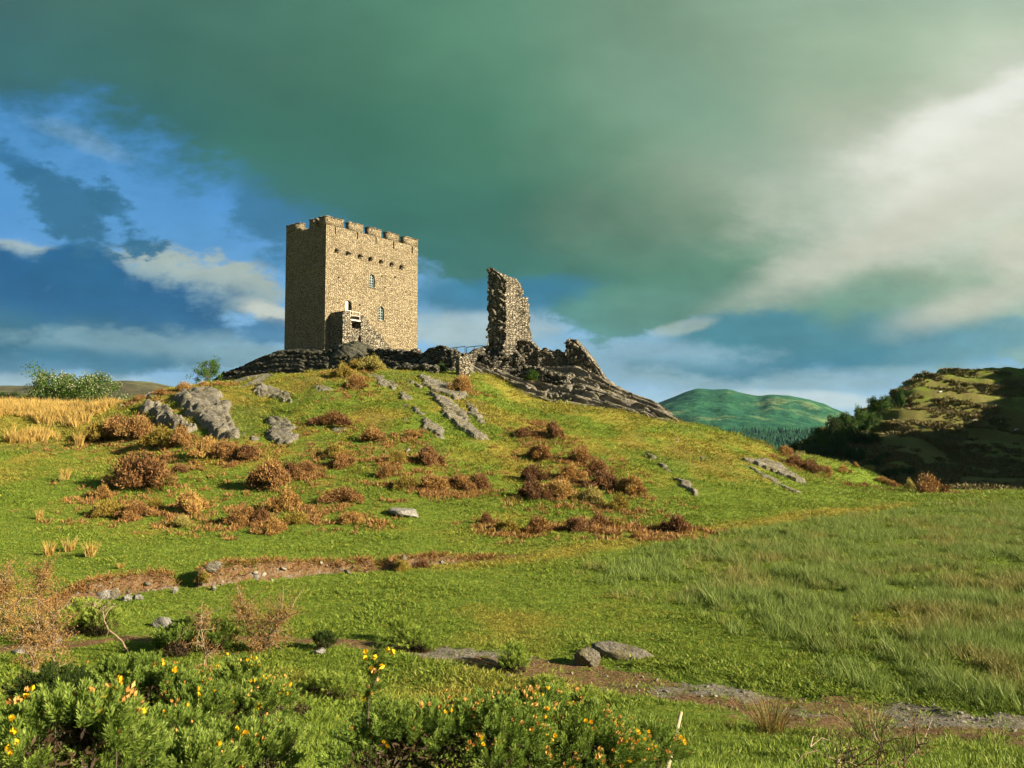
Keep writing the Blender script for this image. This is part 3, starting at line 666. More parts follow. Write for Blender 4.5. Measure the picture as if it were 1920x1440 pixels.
OUT = [
 ([(325,752),(345,742),(398,736),(428,768),(436,800),(444,822),(420,824),(398,818),(365,795)], .75, 'large furrowed grey slab leaning down the left shoulder of the hill'),
 ([(258,775),(272,763),(296,762),(330,780),(372,808),(350,812),(300,790)], .7, 'broken grey boulder ridge just above the brown scrub, left of the furrowed slab'),
 ([(226,762),(245,755),(262,757),(250,764)], .45, 'small pale ledge at the upper edge of the golden grass'),
 ([(262,748),(280,740),(296,745),(285,753)], .5, 'jagged little crag on the left skyline of the hill'),
 ([(497,787),(528,784),(552,800),(556,832),(530,838),(508,822)], .5, 'upright oval grey slab with a hollow in it, in mid slope left of the tower'),
 ([(474,724),(500,720),(530,735),(558,757),(540,760),(505,745),(478,738)], .5, 'ribbed outcrop sloping right, under the dark crag left of the tower'),
 ([(446,714),(470,703),(512,710),(495,718),(465,720)], .4, 'pale flat rocks at the left foot of the dark crag'),
 ([(585,727),(612,724),(628,730),(605,735)], .2, 'low stone showing through grass below the tower corner'),
 ([(690,704),(715,708),(742,722),(735,730),(712,722)], .3, 'thin streaked slab in the grass below the tower front'),
 ([(748,708),(775,712),(800,726),(790,731),(765,722)], .3, 'narrow slab below the right end of the curtain wall'),
 ([(778,702),(815,712),(862,730),(885,742),(852,752),(822,740),(800,728)], .42, 'pale bedded rock shelf below the square stone pier'),
 ([(800,738),(832,742),(862,768),(892,798),(912,824),(890,822),(858,800),(830,775)], .55, 'long cleaved slate rib running down the middle of the hill'),
 ([(738,732),(760,738),(775,748),(752,750)], .28, 'short broken slab left of the bedded rock shelf'),
 ([(782,786),(806,784),(828,802),(838,826),(815,822),(795,806)], .4, 'grey tilted slab at the lower left of the cleaved rib'),
 ([(760,760),(785,765),(800,782),(780,778)], .25, 'line of small stones above the grey tilted slab'),
 ([(733,765),(745,772),(766,790),(755,788)], .25, 'thin stone seam in grass, farthest left of the central rocks'),
 ([(868,748),(890,765),(915,795),(900,800),(880,778)], .35, 'narrow upper edge of rock right of the cleaved rib'),
 ([(578,790),(592,786),(600,795),(588,800)], .25, 'small grey stone left of the rust shrub on the upper slope'),
 ([(1216,855),(1232,860),(1262,885),(1290,910),(1312,932),(1300,930),(1265,902),(1236,875)], .38, 'long thin rock scar on the bare right flank of the hill'),
 ([(1258,808),(1268,815),(1280,835),(1270,830)], .2, 'short stone seam above the long rock scar'),
 ([(1400,866),(1425,862),(1462,872),(1495,892),(1512,908),(1492,904),(1455,888)], .42, 'low rock step on the right flank with shade below its edge'),
 ([(1392,872),(1420,878),(1465,905),(1505,928),(1500,931),(1440,900)], .2, 'faint seam of rock running below the low rock step'),
 ([(1308,778),(1330,782),(1352,797),(1335,796)], .45, 'upper stone ledge on the right skyline below the crag'),
 ([(1350,797),(1368,796),(1390,806),(1378,809)], .55, 'rounded boulder on the right skyline below the upper ledge'),
 ([(1402,816),(1420,820),(1446,838),(1432,838)], .45, 'lowest stone ledge on the right skyline, near the valley'),
 ([(628,800),(650,806),(640,813),(622,808)], .22, 'half buried stone below the upper rust shrub'),
 ([(455,815),(475,822),(495,836),(478,835)], .3, 'broken stone line between the brown scrub and the oval slab'),
]
for i, (poly, h, lab) in enumerate(OUT): outcrop(poly, h*(.72 if i < 2 else .5), lab, seed=i*7, edge=.22)

def boulder(name, px, py, w, h, label, mat=None, group='loose stones in the grass', seed=0, flat=1.0, tilt=(0, 0), d=None, yd=.8, sink=.3):
    p = hit(px, py); wm = w/F*p[1]; hm = h/F*p[1]
    r = np.random.default_rng(seed+100)
    import bmesh
    bm = bmesh.new(); bmesh.ops.create_icosphere(bm, subdivisions=4, radius=1)
    v = np.array([x.co for x in bm.verts]); f = np.array([[q.index for q in t.verts] for t in bm.faces]); bm.free()
    pl = r.normal(size=(11, 3)); pl /= np.linalg.norm(pl, axis=1)[:, None]; off = r.uniform(.5, .8, 11)
    for nn, o in zip(pl, off):
        dd = v@nn-o; v = v-np.clip(dd, 0, 9)[:, None]*nn
    v += (fbm(v[:, 0]*3+seed, v[:, 1]*3, v[:, 2]*6, 4, seed)-.5)[:, None]*.22*v
    v[:, 2] += (strata(v[:, 0]*2, v[:, 1]*2, v[:, 2]*2, 1.5, seed))*.16
    v *= np.array([wm/2/.75, wm/2*yd/.75, hm/2/.6])
    Rm = np.array(Matrix.Rotation(tilt[0], 3, 'Y') @ Matrix.Rotation(tilt[1], 3, 'X')); v = v@Rm.T
    o = mesh(name, v, f, mat or M_ROCK); o.location = (p[0], p[1], p[2]+hm*(.5-sink))
    return tag(o, label, 'stone', group)
boulder('stone', 763, 966, 52, 16, 'flat angular slab propped in the grass at mid slope', M_ROCKP, seed=3, tilt=(R(8), 0))
boulder('stone', 1097, 1246, 42, 38, 'upright ribbed rock stump at the edge of the track', seed=5, yd=.6, sink=.25, tilt=(R(28), 0))
boulder('stone', 1178, 1232, 104, 30, 'low bedded slab lying beside the rock stump near the track', seed=31, yd=.42, sink=.42, tilt=(R(16), R(10)))
boulder('stone', 308, 1176, 40, 22, 'grey stone half sunk at the left edge of the track', M_ROCKP, seed=8)
boulder('stone', 46, 1224, 30, 15, 'smooth oval stone under the dead gorse', M_ROCKP, seed=9)
boulder('stone', 193, 1122, 24, 19, 'white block at the left end of the eroded bank', M_ROCKP, seed=11)
boulder('stone', 216, 1122, 15, 18, 'grey green block beside the white block in the bank', seed=12)
boulder('stone', 238, 1126, 18, 11, 'pale wedge of stone at the foot of the left bank', M_ROCKP, seed=13)
boulder('stone', 258, 1124, 20, 9, 'flat pale stone at the foot of the left bank, next to the gap', M_ROCKP, seed=14)
boulder('stone', 328, 1112, 9, 13, 'rounded white stone standing at the gap in the bank', M_ROCKP, seed=15)
boulder('stone', 401, 1108, 10, 16, 'upright grey stone in the main stretch of the bank', seed=16)
boulder('stone', 480, 1090, 12, 9, 'white stone lodged high in the main stretch of the bank', M_ROCKP, seed=17)
boulder('stone', 598, 1224, 24, 9, 'pale flat stone in the grass below the track', M_ROCKP, seed=18)
boulder('stone', 398, 1066, 34, 14, 'flat lichened stone in the turf above the bank', seed=19)
boulder('stone', 830, 1058, 7, 8, 'tiny white stone where the bank runs out', M_ROCKP, seed=20)
boulder('stone', 1318, 862, 12, 6, 'small pale stone alone on the bare right flank', M_ROCKP, seed=21)
boulder('stone', 765, 847, 8, 6, 'tiny white stone beside the shrub at mid slope', M_ROCKP, seed=22)
boulder('stone', 100, 1206, 22, 20, 'pale broken stone among the dead gorse stems', M_ROCKP, seed=24)

def rock_sheet(name, cols, back, amp, label, mat, res=(260, 90), seed=0, s=.6, cat='crag', rc=(.8, .7)):
    px = np.linspace(cols[0][0], cols[-1][0], res[0]); keys = [c[0] for c in cols]
    T = np.linspace(0, 1, res[1]); tab = []
    for _, pts in cols:
        q = np.linspace(0, 1, len(pts)); tab.append(np.stack([np.interp(T, q, [p[0] for p in pts]), np.interp(T, q, [p[1] for p in pts])], 1))
    tab = np.stack(tab)                                   # col, T, (py, d)
    t2 = pchip(keys, tab, px)
    PT = np.array([[P(a, c[0], c[1]) for c in row] for a, row in zip(px, t2)])      # nx, nt, 3
    dz = strata(PT[..., 0], PT[..., 1], PT[..., 2], s, seed, *rc)
    env = sstep(0, .12, T)[None, :]*(1-.75*sstep(.88, 1, T))[None, :]
    ends = sstep(0, .04, np.linspace(0, 1, res[0]))*sstep(1, .96, np.linspace(0, 1, res[0]))
    amp_ = amp*env*ends[:, None]
    PT[..., 1] -= dz*amp_*.8; PT[..., 2] += dz*amp_*.55
    PT[:, 0, 2] -= .8; PT[:, 0, 1] -= .2
    top = PT[:, -1].copy(); extra = []
    for k, (dy, dzv) in enumerate(back):
        e = top.copy(); e[:, 1] += dy; e[:, 0] *= e[:, 1]/top[:, 1]; e[:, 2] += dzv+(fbm(e[:, 0]/1.5, e[:, 1]/1.5, 0, 3, seed+k)-.5)*.4; extra.append(e)
    PT = np.concatenate([PT]+[e[:, None] for e in extra], 1)
    v = PT.transpose(1, 0, 2).reshape(-1, 3); c = v.mean(0); c[2] = v[:, 2].min()
    o = mesh(name, v-c, grid_faces(PT.shape[1], res[0]), mat); o.location = tuple(float(a) for a in c)
    return tag(o, label, cat)
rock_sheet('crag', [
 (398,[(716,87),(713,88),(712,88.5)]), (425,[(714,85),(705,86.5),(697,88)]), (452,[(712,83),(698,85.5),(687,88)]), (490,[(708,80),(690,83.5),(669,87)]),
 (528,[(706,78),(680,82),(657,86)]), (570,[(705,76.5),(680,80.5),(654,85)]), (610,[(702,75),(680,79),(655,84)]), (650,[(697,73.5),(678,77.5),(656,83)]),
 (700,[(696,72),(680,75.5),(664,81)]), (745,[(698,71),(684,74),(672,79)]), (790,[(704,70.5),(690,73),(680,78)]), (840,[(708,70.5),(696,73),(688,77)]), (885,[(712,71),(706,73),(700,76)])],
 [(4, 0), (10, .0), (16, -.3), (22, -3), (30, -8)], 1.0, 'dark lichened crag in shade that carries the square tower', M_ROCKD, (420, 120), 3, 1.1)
rock_sheet('crag', [
 (880,[(692,73),(680,76),(672,80)]), (905,[(712,72),(690,75.5),(672,80)]), (940,[(732,71),(705,75),(680,80)]), (985,[(752,69.5),(720,74),(688,80)]),
 (1030,[(764,68.5),(722,74),(682,80)]), (1080,[(768,67.5),(722,73),(672,80)]), (1115,[(772,67),(732,72),(692,79)]), (1150,[(778,66.5),(745,71),(718,78)]),
 (1185,[(784,66),(758,70),(736,76)]), (1220,[(792,66),(770,69),(749,75)]), (1255,[(799,66),(785,69),(772,74)]), (1284,[(806,67),(803,68.5),(800,71)])],
 [(3, -.3), (8, -1.5), (16, -6)], 1.15, 'sunlit cleaved crag sloping right below the ruined walls', M_ROCK, (460, 150), 40, .62, rc=(.5, .7))

# ---------------------------------------------------------------- masonry: rubble walls
def rubble(name, nodes, thick, label=None, cat=None, mat=None, res=.14, amp=.16, seed=0, parent=None, group=None, jag=.3, hook=None, stone=(.5, .24)):
    """nodes: x, y, z bottom, z top along the centre line. One closed shell with stones standing proud"""
    nodes = np.array(nodes, float); seg = np.hypot(*np.diff(nodes[:, :2], axis=0).T); s = np.r_[0, np.cumsum(seg)]; L = s[-1]
    n = max(4, int(L/res)); q = np.linspace(0, L, n)
    cx, cy, zb, zt = (np.interp(q, s, nodes[:, k]) for k in range(4))
    zt = zt+(vn(np.floor(q/.45)*7.3, 0*q, 0, seed)-.5)*jag+(vn(q*1.1, 0*q, 0, seed+3)-.5)*jag
    tx, ty = np.gradient(cx), np.gradient(cy); tl = np.hypot(tx, ty); tx /= tl; ty /= tl; nx, ny = ty, -tx
    m = max(3, int(thick/res)); w = np.linspace(-.5, .5, m)*thick
    ring = []                                                     # perimeter: front, end, back, start
    for i in range(n): ring.append((cx[i]+nx[i]*thick/2, cy[i]+ny[i]*thick/2, nx[i], ny[i], i, q[i]))
    for j in range(1, m-1): k = n-1; ww = -w[j]; ring.append((cx[k]+nx[k]*ww, cy[k]+ny[k]*ww, tx[k], ty[k], k, L+j*res))
    for i in range(n-1, -1, -1): ring.append((cx[i]-nx[i]*thick/2, cy[i]-ny[i]*thick/2, -nx[i], -ny[i], i, L+thick+L-q[i]))
    for j in range(1, m-1): k = 0; ww = w[j]; ring.append((cx[k]+nx[k]*ww, cy[k]+ny[k]*ww, -tx[k], -ty[k], k, 2*L+thick+j*res))
    ring = np.array(ring); K = len(ring); ii = ring[:, 4].astype(int)
    hh = (zt-zb)[ii]; nz = max(4, int(hh.max()/res)); T = np.linspace(0, 1, nz)
    Z = zb[ii][None]+hh[None]*T[:, None]; S = np.broadcast_to(ring[:, 5][None], Z.shape)
    row = np.floor(Z/stone[1]+seed); off = _h(row, row*0, row*0, seed)*3
    colm = np.floor(S/stone[0]+off); st = _h(colm, row, row*0, seed+1)
    fr = (Z/stone[1]+seed) % 1; fs = (S/stone[0]+off) % 1
    edge = np.minimum(np.minimum(fr, 1-fr)*1.6, np.minimum(fs, 1-fs)*2.4)
    dis = (st-.5)*amp*2-amp*.7*(edge < .22)+(fbm(S*.8, Z*.8, 0, 3, seed+5)-.5)*amp*3
    X = ring[:, 0][None]+ring[:, 2][None]*dis; Y = ring[:, 1][None]+ring[:, 3][None]*dis
    if hook: X, Y, Z = hook(X, Y, Z, S, ring, T)
    v = np.stack([X, Y, Z], -1).reshape(-1, 3); f = [grid_faces(nz, K, True)]
    # top: bridge front and back rows
    base = (nz-1)*K; fr_i = base+np.arange(n); bk_i = base+(n+m-2)+np.arange(n)[::-1]
    mid = (v[fr_i]+v[bk_i])/2; mid[:, 2] += (vn(q*3, q*0, 0, seed+9)-.3)*.3; mi = len(v)+np.arange(n); v = np.vstack([v, mid])
    f.append(np.stack([fr_i[:-1], fr_i[1:], mi[1:], mi[:-1]], 1)); f.append(np.stack([mi[:-1], mi[1:], bk_i[1:], bk_i[:-1]], 1))
    e1 = base+np.r_[n-1, np.arange(n, n+m-2), n+m-2]; e0 = base+np.r_[n+m-2+n-1, np.arange(2*n+m-2, K), 0]
    tr = [(e1[k], e1[k+1], mi[-1]) for k in range(len(e1)-1)]+[(e0[k], e0[k+1], mi[0]) for k in range(len(e0)-1)]
    f = [np.concatenate(f), np.array(tr)]
    c = np.array([cx.mean(), cy.mean(), zb.min()])
    if parent is not None: c = np.zeros(3)
    o = mesh(name, v-c, f, mat or M_RUIN, parent)
    if parent is None: o.location = tuple(float(a) for a in c); tag(o, label, cat or 'wall', group)
    return o
def pxwall(name, pts, thick, label, **k):
    """pts: px, top py, bottom py, d"""
    nodes = []
    for px, pt, pb, d in pts:
        a = P(px, pt, d); b = P(px, pb, d); nodes.append((a[0], a[1], b[2]-.9, a[2]))
    return rubble(name, nodes, thick, label, **k)
# ruined tower: broken end towards us, long side running away to the right
A0 = P(926, 650, 78.0); ax = np.array([.30, .954]); Lr = 7.6
def rz(py): return P(940, py, 86)[2]
tops = [(0, 500), (.8, 500), (1.8, 507), (2.8, 516), (4.2, 531), (5.4, 540), (6.4, 553), (7.0, 562), (7.5, 575), (7.8, 600), (8.1, 618), (8.6, 630)]
def ruin_hook(X, Y, Z, S, ring, T):
    # a broken out flue in the far part of the long side
    q = S; zr = Z-10.2; m = sstep(3.6, 4.4, q)*sstep(6.7, 6.1, q)*sstep(3.6, 4.6, zr)*sstep(8.4, 7.4, zr)*(S < Lr)
    n = m*(1.1+.9*(fbm(S*1.6, Z*1.2, 0, 3, 5)-.5))
    lat = np.clip(((ring[:, 0]-A0[0])*.954-(ring[:, 1]-A0[1])*.30+.7)/1.95, 0, 1)[None]; al = (ring[:, 0]-A0[0])*.30+(ring[:, 1]-A0[1])*.954
    Z = 9.8+(Z-9.8)*(1-.13*sstep(.15, .95, lat)*sstep(4.5, 1.0, al)[None])
    return X-ring[:, 2][None]*n, Y-ring[:, 3][None]*n, Z
nodes = []
for t, py in tops:
    x, y = A0[0]+.25+ax[0]*t, A0[1]+ax[1]*t
    nodes.append((x, y, 9.8, P((x/y)*F+960, py, y)[2]))
rt = empty('ruined_tower', (0, 0, 0), 0, 'tall broken fragment of a ruined tower on the right of the hilltop', 'ruined tower')
rt.location = (float(A0[0]), float(A0[1]), 10.6)
rub = rubble('wall', nodes, 1.95, mat=M_RUIN, res=.12, amp=.15, seed=4, parent=rt, jag=.35, hook=ruin_hook)
rub.data.transform(Matrix.Translation((-float(A0[0]), -float(A0[1]), -10.6)))
b = rubble('plinth', [(A0[0]-.0+ax[0]*-.25, A0[1]+ax[1]*-.25, 9.6, P(930, 652, 78)[2]+.3), (A0[0]+.5+ax[0]*2.2, A0[1]+ax[1]*2.2, 9.6, P(950, 655, 80)[2]+.2)], 2.5, mat=M_OLDW, res=.14, amp=.2, seed=8, parent=rt)
b.data.transform(Matrix.Translation((-float(A0[0]), -float(A0[1]), -10.6)))
d_ = Acc(); q0 = P(963, 662, 85); d_.box(q0[0]-.1, q0[0]+1.3, q0[1]-.6, q0[1]+.3, q0[2]-1.0, q0[2]+1.1)
G = 'stone walls around the hilltop'
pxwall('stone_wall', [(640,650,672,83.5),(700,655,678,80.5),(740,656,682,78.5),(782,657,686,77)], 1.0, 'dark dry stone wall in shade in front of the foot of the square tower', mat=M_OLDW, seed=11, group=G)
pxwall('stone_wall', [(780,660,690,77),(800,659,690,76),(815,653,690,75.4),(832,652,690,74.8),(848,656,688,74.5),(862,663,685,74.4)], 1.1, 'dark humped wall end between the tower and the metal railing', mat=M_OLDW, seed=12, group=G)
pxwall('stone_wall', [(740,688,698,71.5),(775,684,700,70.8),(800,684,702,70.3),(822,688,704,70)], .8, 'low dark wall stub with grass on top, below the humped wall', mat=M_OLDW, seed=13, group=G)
pxwall('stone_pier', [(857,669,706,70),(879,669,706,70.4)], .8, 'short square pier of pale coursed stone catching the sun', seed=14, group=G, cat='pier', jag=.05, amp=.07)
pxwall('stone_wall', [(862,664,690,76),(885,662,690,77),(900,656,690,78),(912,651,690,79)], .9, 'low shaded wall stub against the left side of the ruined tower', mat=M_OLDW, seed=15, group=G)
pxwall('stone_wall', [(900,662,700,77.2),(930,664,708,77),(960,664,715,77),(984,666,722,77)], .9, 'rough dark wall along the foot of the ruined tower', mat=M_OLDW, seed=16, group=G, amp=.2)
pxwall('stone_wall', [(958,640,690,81),(975,638,690,81),(990,640,692,80.5),(1005,642,694,80.2),(1014,655,694,80)], 1.2, 'broken blocky wall right beside the ruined tower', seed=17, group=G, amp=.22, jag=.6)
pxwall('stone_wall', [(1008,655,700,80),(1030,656,705,79.8),(1048,658,708,79.6),(1068,660,712,79.4)], 1.1, 'straight stretch of pale rubble wall along the ridge', seed=18, group=G, amp=.2)
pxwall('stone_wall', [(1064,641,712,79.4),(1074,640,712,79.2),(1084,642,712,79),(1092,652,714,78.8),(1104,664,716,78.5),(1118,680,720,78.2),(1130,698,724,78),(1140,712,728,77.8)], 1.3, 'tapering rubble wall fragment with a raised tip at the right end of the ridge', seed=19, group=G, amp=.24, jag=.4)
# curved foot of wall on the sunlit crag
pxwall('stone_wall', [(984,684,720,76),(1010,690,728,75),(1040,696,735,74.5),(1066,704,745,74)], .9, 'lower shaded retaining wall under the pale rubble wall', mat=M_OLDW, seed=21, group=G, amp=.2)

# hilltop railing
def railing():
    r0 = P(843, 662, 82); r1 = P(903, 656, 85)
    e = empty('metal_railing', r0, 0, 'thin grey metal railing against the sky left of the ruined tower', 'railing')
    def pt(px, py, d): return P(px, py, d)-r0
    dd = lambda px: 82+(px-843)/60*3
    for (a, b, ya, yb, yl) in ((843, 872, 653, 649.5, 664), (875, 905, 651, 648, 664)):
        for px in (a, (a+b)/2-1, b):
            t = Acc(); yt = ya+(yb-ya)*(px-a)/(b-a); t.tube([pt(px, yl+3, dd(px)), pt(px, yt, dd(px))], .035); t.build('post', M_GREYMETAL, e)
        t = Acc(); t.tube([pt(a, ya, dd(a)), pt(b, yb, dd(b))], .04); t.build('top_rail', M_GREYMETAL, e)
railing()

# ---------------------------------------------------------------- the square tower
TA = P(608.5, 657, 86.0); fa = R(38.4)
ta = np.array([math.sin(fa), math.cos(fa)]); tb = np.array([-math.cos(fa), math.sin(fa)])
Z0 = 11.0
def solve(px, o, v):     # length along v from o to the vertical plane through px
    k = P(px, 620, 1.0)[0]; return (k*o[1]-o[0])/(v[0]-k*v[1])
TL = solve(782.5, TA, ta); TW = solve(533.5, TA, tb)
tower = empty('castle_tower', (TA[0], TA[1], Z0), math.pi/2-fa, 'square battlemented stone tower on the hilltop with a sunlit front', 'castle tower')
def loc(px, py, y=0.0):
    """local (x, z) on the tower plane y = const for a photo pixel"""
    o = TA[:2]+tb*y
    k0 = P(px, py, 1.0); k = k0[0]; t = (k*o[1]-o[0])/(ta[0]-k*ta[1]); d = o[1]+ta[1]*t
    return t, CAMZ+(k0[2]-CAMZ)*d-Z0
ZT = loc(614, 405)[1]; ZS = ZT-.92; ZR = ZS-1.0
merl = [(614, 644), (656, 681), (692, 715.5), (726.5, 748), (759, 785)]
mx = [(loc(a, 430)[0], loc(b, 440)[0]) for a, b in merl]; mx[0] = (0, mx[0][1]); mx[-1] = (mx[-1][0], TL)
openings = []   # x0, x1, z0, z1, arched, depth
def opn(a, b, c, d, arch=False, depth=.6): x0, z1 = loc(a, b); x1, z0 = loc(c, d); openings.append([x0, x1, z0, z1, arch, depth]); return openings[-1]
w1 = opn(693, 513, 703, 539.5, True, .35); w2 = opn(710, 573.5, 720, 601, True, .35); dr = opn(647.5, 562, 659.5, 592, True, .8)
for a, b in ((628.8, 431), (670.6, 441.5), (705, 450.5), (738, 459), (773, 468)): opn(a-1.0, b-7, a+1.0, b+8, False, .5)
for a, b, w in ((635, 520, 1.8), (674, 572, 2.0), (716, 518, 1.4), (740.5, 520, 1.6), (722, 539, 1.3), (761, 547.5, 1.4), (633.5, 568.5, 1.2), (671, 587, 1.2)):
    opn(a-w, b-w, a+w, b+w, False, .4)
def face_with_holes(acc, Lx, Ht, ops, y):
    xs = sorted({0.0, Lx, *[round(v, 4) for o in ops for v in o[:2]]}); zs = sorted({0.0, Ht, *[round(v, 4) for o in ops for v in o[2:4]]})
    for i in range(len(xs)-1):
        for j in range(len(zs)-1):
            mx_, mz = (xs[i]+xs[i+1])/2, (zs[j]+zs[j+1])/2
            if any(o[0] < mx_ < o[1] and o[2] < mz < o[3] for o in ops): continue
            acc.add([(xs[i], y, zs[j]), (xs[i+1], y, zs[j]), (xs[i+1], y, zs[j+1]), (xs[i], y, zs[j+1])], [(0, 1, 2, 3)])
    for x0, x1, z0, z1, arch, dp in ops:
        n = 9; xc = (x0+x1)/2; rx = (x1-x0)/2; rzz = min(rx*1.15, (z1-z0)*.45) if arch else 0
        if arch: prof_ = [(x0, z0), (x1, z0)]+[(xc+rx*math.cos(t), z1-rzz+rzz*math.sin(t)) for t in np.linspace(0, math.pi, n)]
        else: prof_ = [(x0, z0), (x1, z0), (x1, z1), (x0, z1)]
        m = len(prof_)
        for k in range(m):
            a, b = prof_[k], prof_[(k+1) % m]
            acc.add([(a[0], y, a[1]), (b[0], y, b[1]), (b[0], y+dp, b[1]), (a[0], y+dp, a[1])], [(0, 3, 2, 1)])
        if arch:
            arc = prof_[2:]
            for k in range(len(arc)-1):
                a, b = arc[k], arc[k+1]; cx_ = x1 if (a[0]+b[0])/2 > xc else x0
                acc.add([(a[0], y, a[1]), (cx_, y, z1), (b[0], y, b[1])], [(0, 1, 2)])
            acc.add([(x0, y, z1), (x1, y, z1), (xc, y, z1)], [(0, 1, 2)])
fw = Acc(); face_with_holes(fw, TL, ZS, openings, 0.0)
fw.add([(0, 0, 0), (0, TW, 0), (0, TW, ZS), (0, 0, ZS)], [(0, 3, 2, 1)])
fw.add([(TL, 0, 0), (TL, TW, 0), (TL, TW, ZS), (TL, 0, ZS)], [(0, 1, 2, 3)])
fw.add([(0, TW, 0), (TL, TW, 0), (TL, TW, ZS), (0, TW, ZS)], [(0, 3, 2, 1)])
PT_ = .7   # parapet thickness: top ring and inner faces down to the roof
fw.add([(0, 0, ZS), (TL, 0, ZS), (TL, TW, ZS), (0, TW, ZS), (PT_, PT_, ZS), (TL-PT_, PT_, ZS), (TL-PT_, TW-PT_, ZS), (PT_, TW-PT_, ZS)],
       [(0, 1, 5, 4), (1, 2, 6, 5), (2, 3, 7, 6), (3, 0, 4, 7)])
fw.add([(PT_, PT_, ZS), (TL-PT_, PT_, ZS), (TL-PT_, TW-PT_, ZS), (PT_, TW-PT_, ZS), (PT_, PT_, ZR), (TL-PT_, PT_, ZR), (TL-PT_, TW-PT_, ZR), (PT_, TW-PT_, ZR)],
       [(0, 1, 5, 4), (1, 2, 6, 5), (2, 3, 7, 6), (3, 0, 4, 7)])
fw.build('wall', M_TOWER, tower)
rf = Acc(); rf.box(PT_+.003, TL-PT_-.003, PT_+.003, TW-PT_-.003, ZR-.4, ZR); rf.build('roof', M_OLDW, tower)
for o in openings:
    if o is w1 or o is w2 or o is dr: continue
    iv = Acc(); iv.add([(o[0], o[5]-.01, o[2]), (o[1], o[5]-.01, o[2]), (o[1], o[5]-.01, o[3]), (o[0], o[5]-.01, o[3])], [(0, 1, 2, 3)]); iv.build('arrow_slit' if o[5] == .5 else 'putlog_hole', M_VOID, tower)  # black sheet closing each recess, standing in for its shade
def merlon(x0, x1, y0, y1):
    a = Acc(); a.box(x0, x1, y0, y1, ZS+.002, ZT-.1)
    o = a.build('merlon', M_TOWER, tower)
    c = Acc(); k = .055; n = 5; xs = np.linspace(x0-k, x1+k, n+1) if x1-x0 > y1-y0 else None
    r = np.random.default_rng(int(abs(x0*31+y0*17)*10) % 9999)
    if xs is not None:
        for i in range(n): c.box(xs[i]+.01, xs[i+1]-.01, y0-k, y1+k, ZT-.095, ZT+.03+r.uniform(-.03, .04))
    else:
        ys = np.linspace(y0-k, y1+k, n+1)
        for i in range(n): c.box(x0-k, x1+k, ys[i]+.01, ys[i+1]-.01, ZT-.095, ZT+.03+r.uniform(-.03, .04))
    c.build('coping', M_COPE, o)
for i, (a, b) in enumerate(mx): merlon(a, b, 0, PT_)
def ly(px): return solve(px, TA, tb)
def merlon_y(y0, y1, x0): merlon(x0, x0+PT_, y0, y1)
ml = [(PT_+.002, max(PT_+.5, ly(601.5))), (ly(590), ly(577)), (ly(559), TW-PT_-.002)]
for a, b in ml:
    merlon_y(a, b, 0); merlon_y(a, b, TL-PT_)
for i, (a, b) in enumerate(mx): merlon(a, b, TW-PT_, TW)
# corbels
for a, b in ((631, 469), (652, 474.5), (674.5, 479.5), (694, 485), (714, 490), (733.5, 495), (752, 500)):
    x, z = loc(a, b); c = Acc(); c.box(x-.17, x+.17, -.45, -.002, z-.10, z+.16); c.add([(x-.17, -.40, z-.102), (x+.17, -.40, z-.102), (x+.17, -.004, z-.34), (x-.17, -.004, z-.34), (x-.17, -.004, z-.102), (x+.17, -.004, z-.102)], [(0, 1, 2, 3), (0, 4, 5, 1)])
    c.build('corbel', M_COPE, tower)
def window(o):
    x0, x1, z0, z1, _, dp = o
    g = Acc(); g.add([(x0, dp-.06, z0), (x1, dp-.06, z0), (x1, dp-.06, z1), (x0, dp-.06, z1)], [(0, 1, 2, 3)]); w = g.build('window', M_GLASS, tower)
    f = Acc(); xc = (x0+x1)/2; fw_ = .05
    f.box(x0, x0+.08, dp-.16, dp-.08, z0, z1-.2); f.box(x1-.06, x1, dp-.16, dp-.08, z0, z1-.2); f.box(x0+.125, x1-.065, dp-.16, dp-.08, z0, z0+.08)
    f.box(xc-.025+.03, xc+.025+.03, dp-.15, dp-.09, z0+.085, z1-.05)
    for k in range(1, 5): zc = z0+(z1-z0)*k/5; f.box(x0+.125, xc, dp-.14, dp-.1, zc-.02, zc+.02); f.box(xc+.06, x1-.065, dp-.14, dp-.1, zc-.02, zc+.02)
    f.build('frame', M_FRAME, w)
    s = Acc(); s.box(x0-.1, x1+.1, -.07, -.003, z0-.12, z0-.02); s.build('sill', M_COPE, w)
window(w1); window(w2)
d0 = Acc(); d0.box(dr[0], dr[0]+(dr[1]-dr[0])*.62, .22, .27, dr[2], dr[3]-.1); d0.build('door', M_PAINT, tower)
dv = Acc(); dv.add([(dr[0], .79, dr[2]), (dr[1], .79, dr[2]), (dr[1], .79, dr[3]), (dr[0], .79, dr[3])], [(0, 1, 2, 3)]); dv.build('doorway', M_VOID, tower)
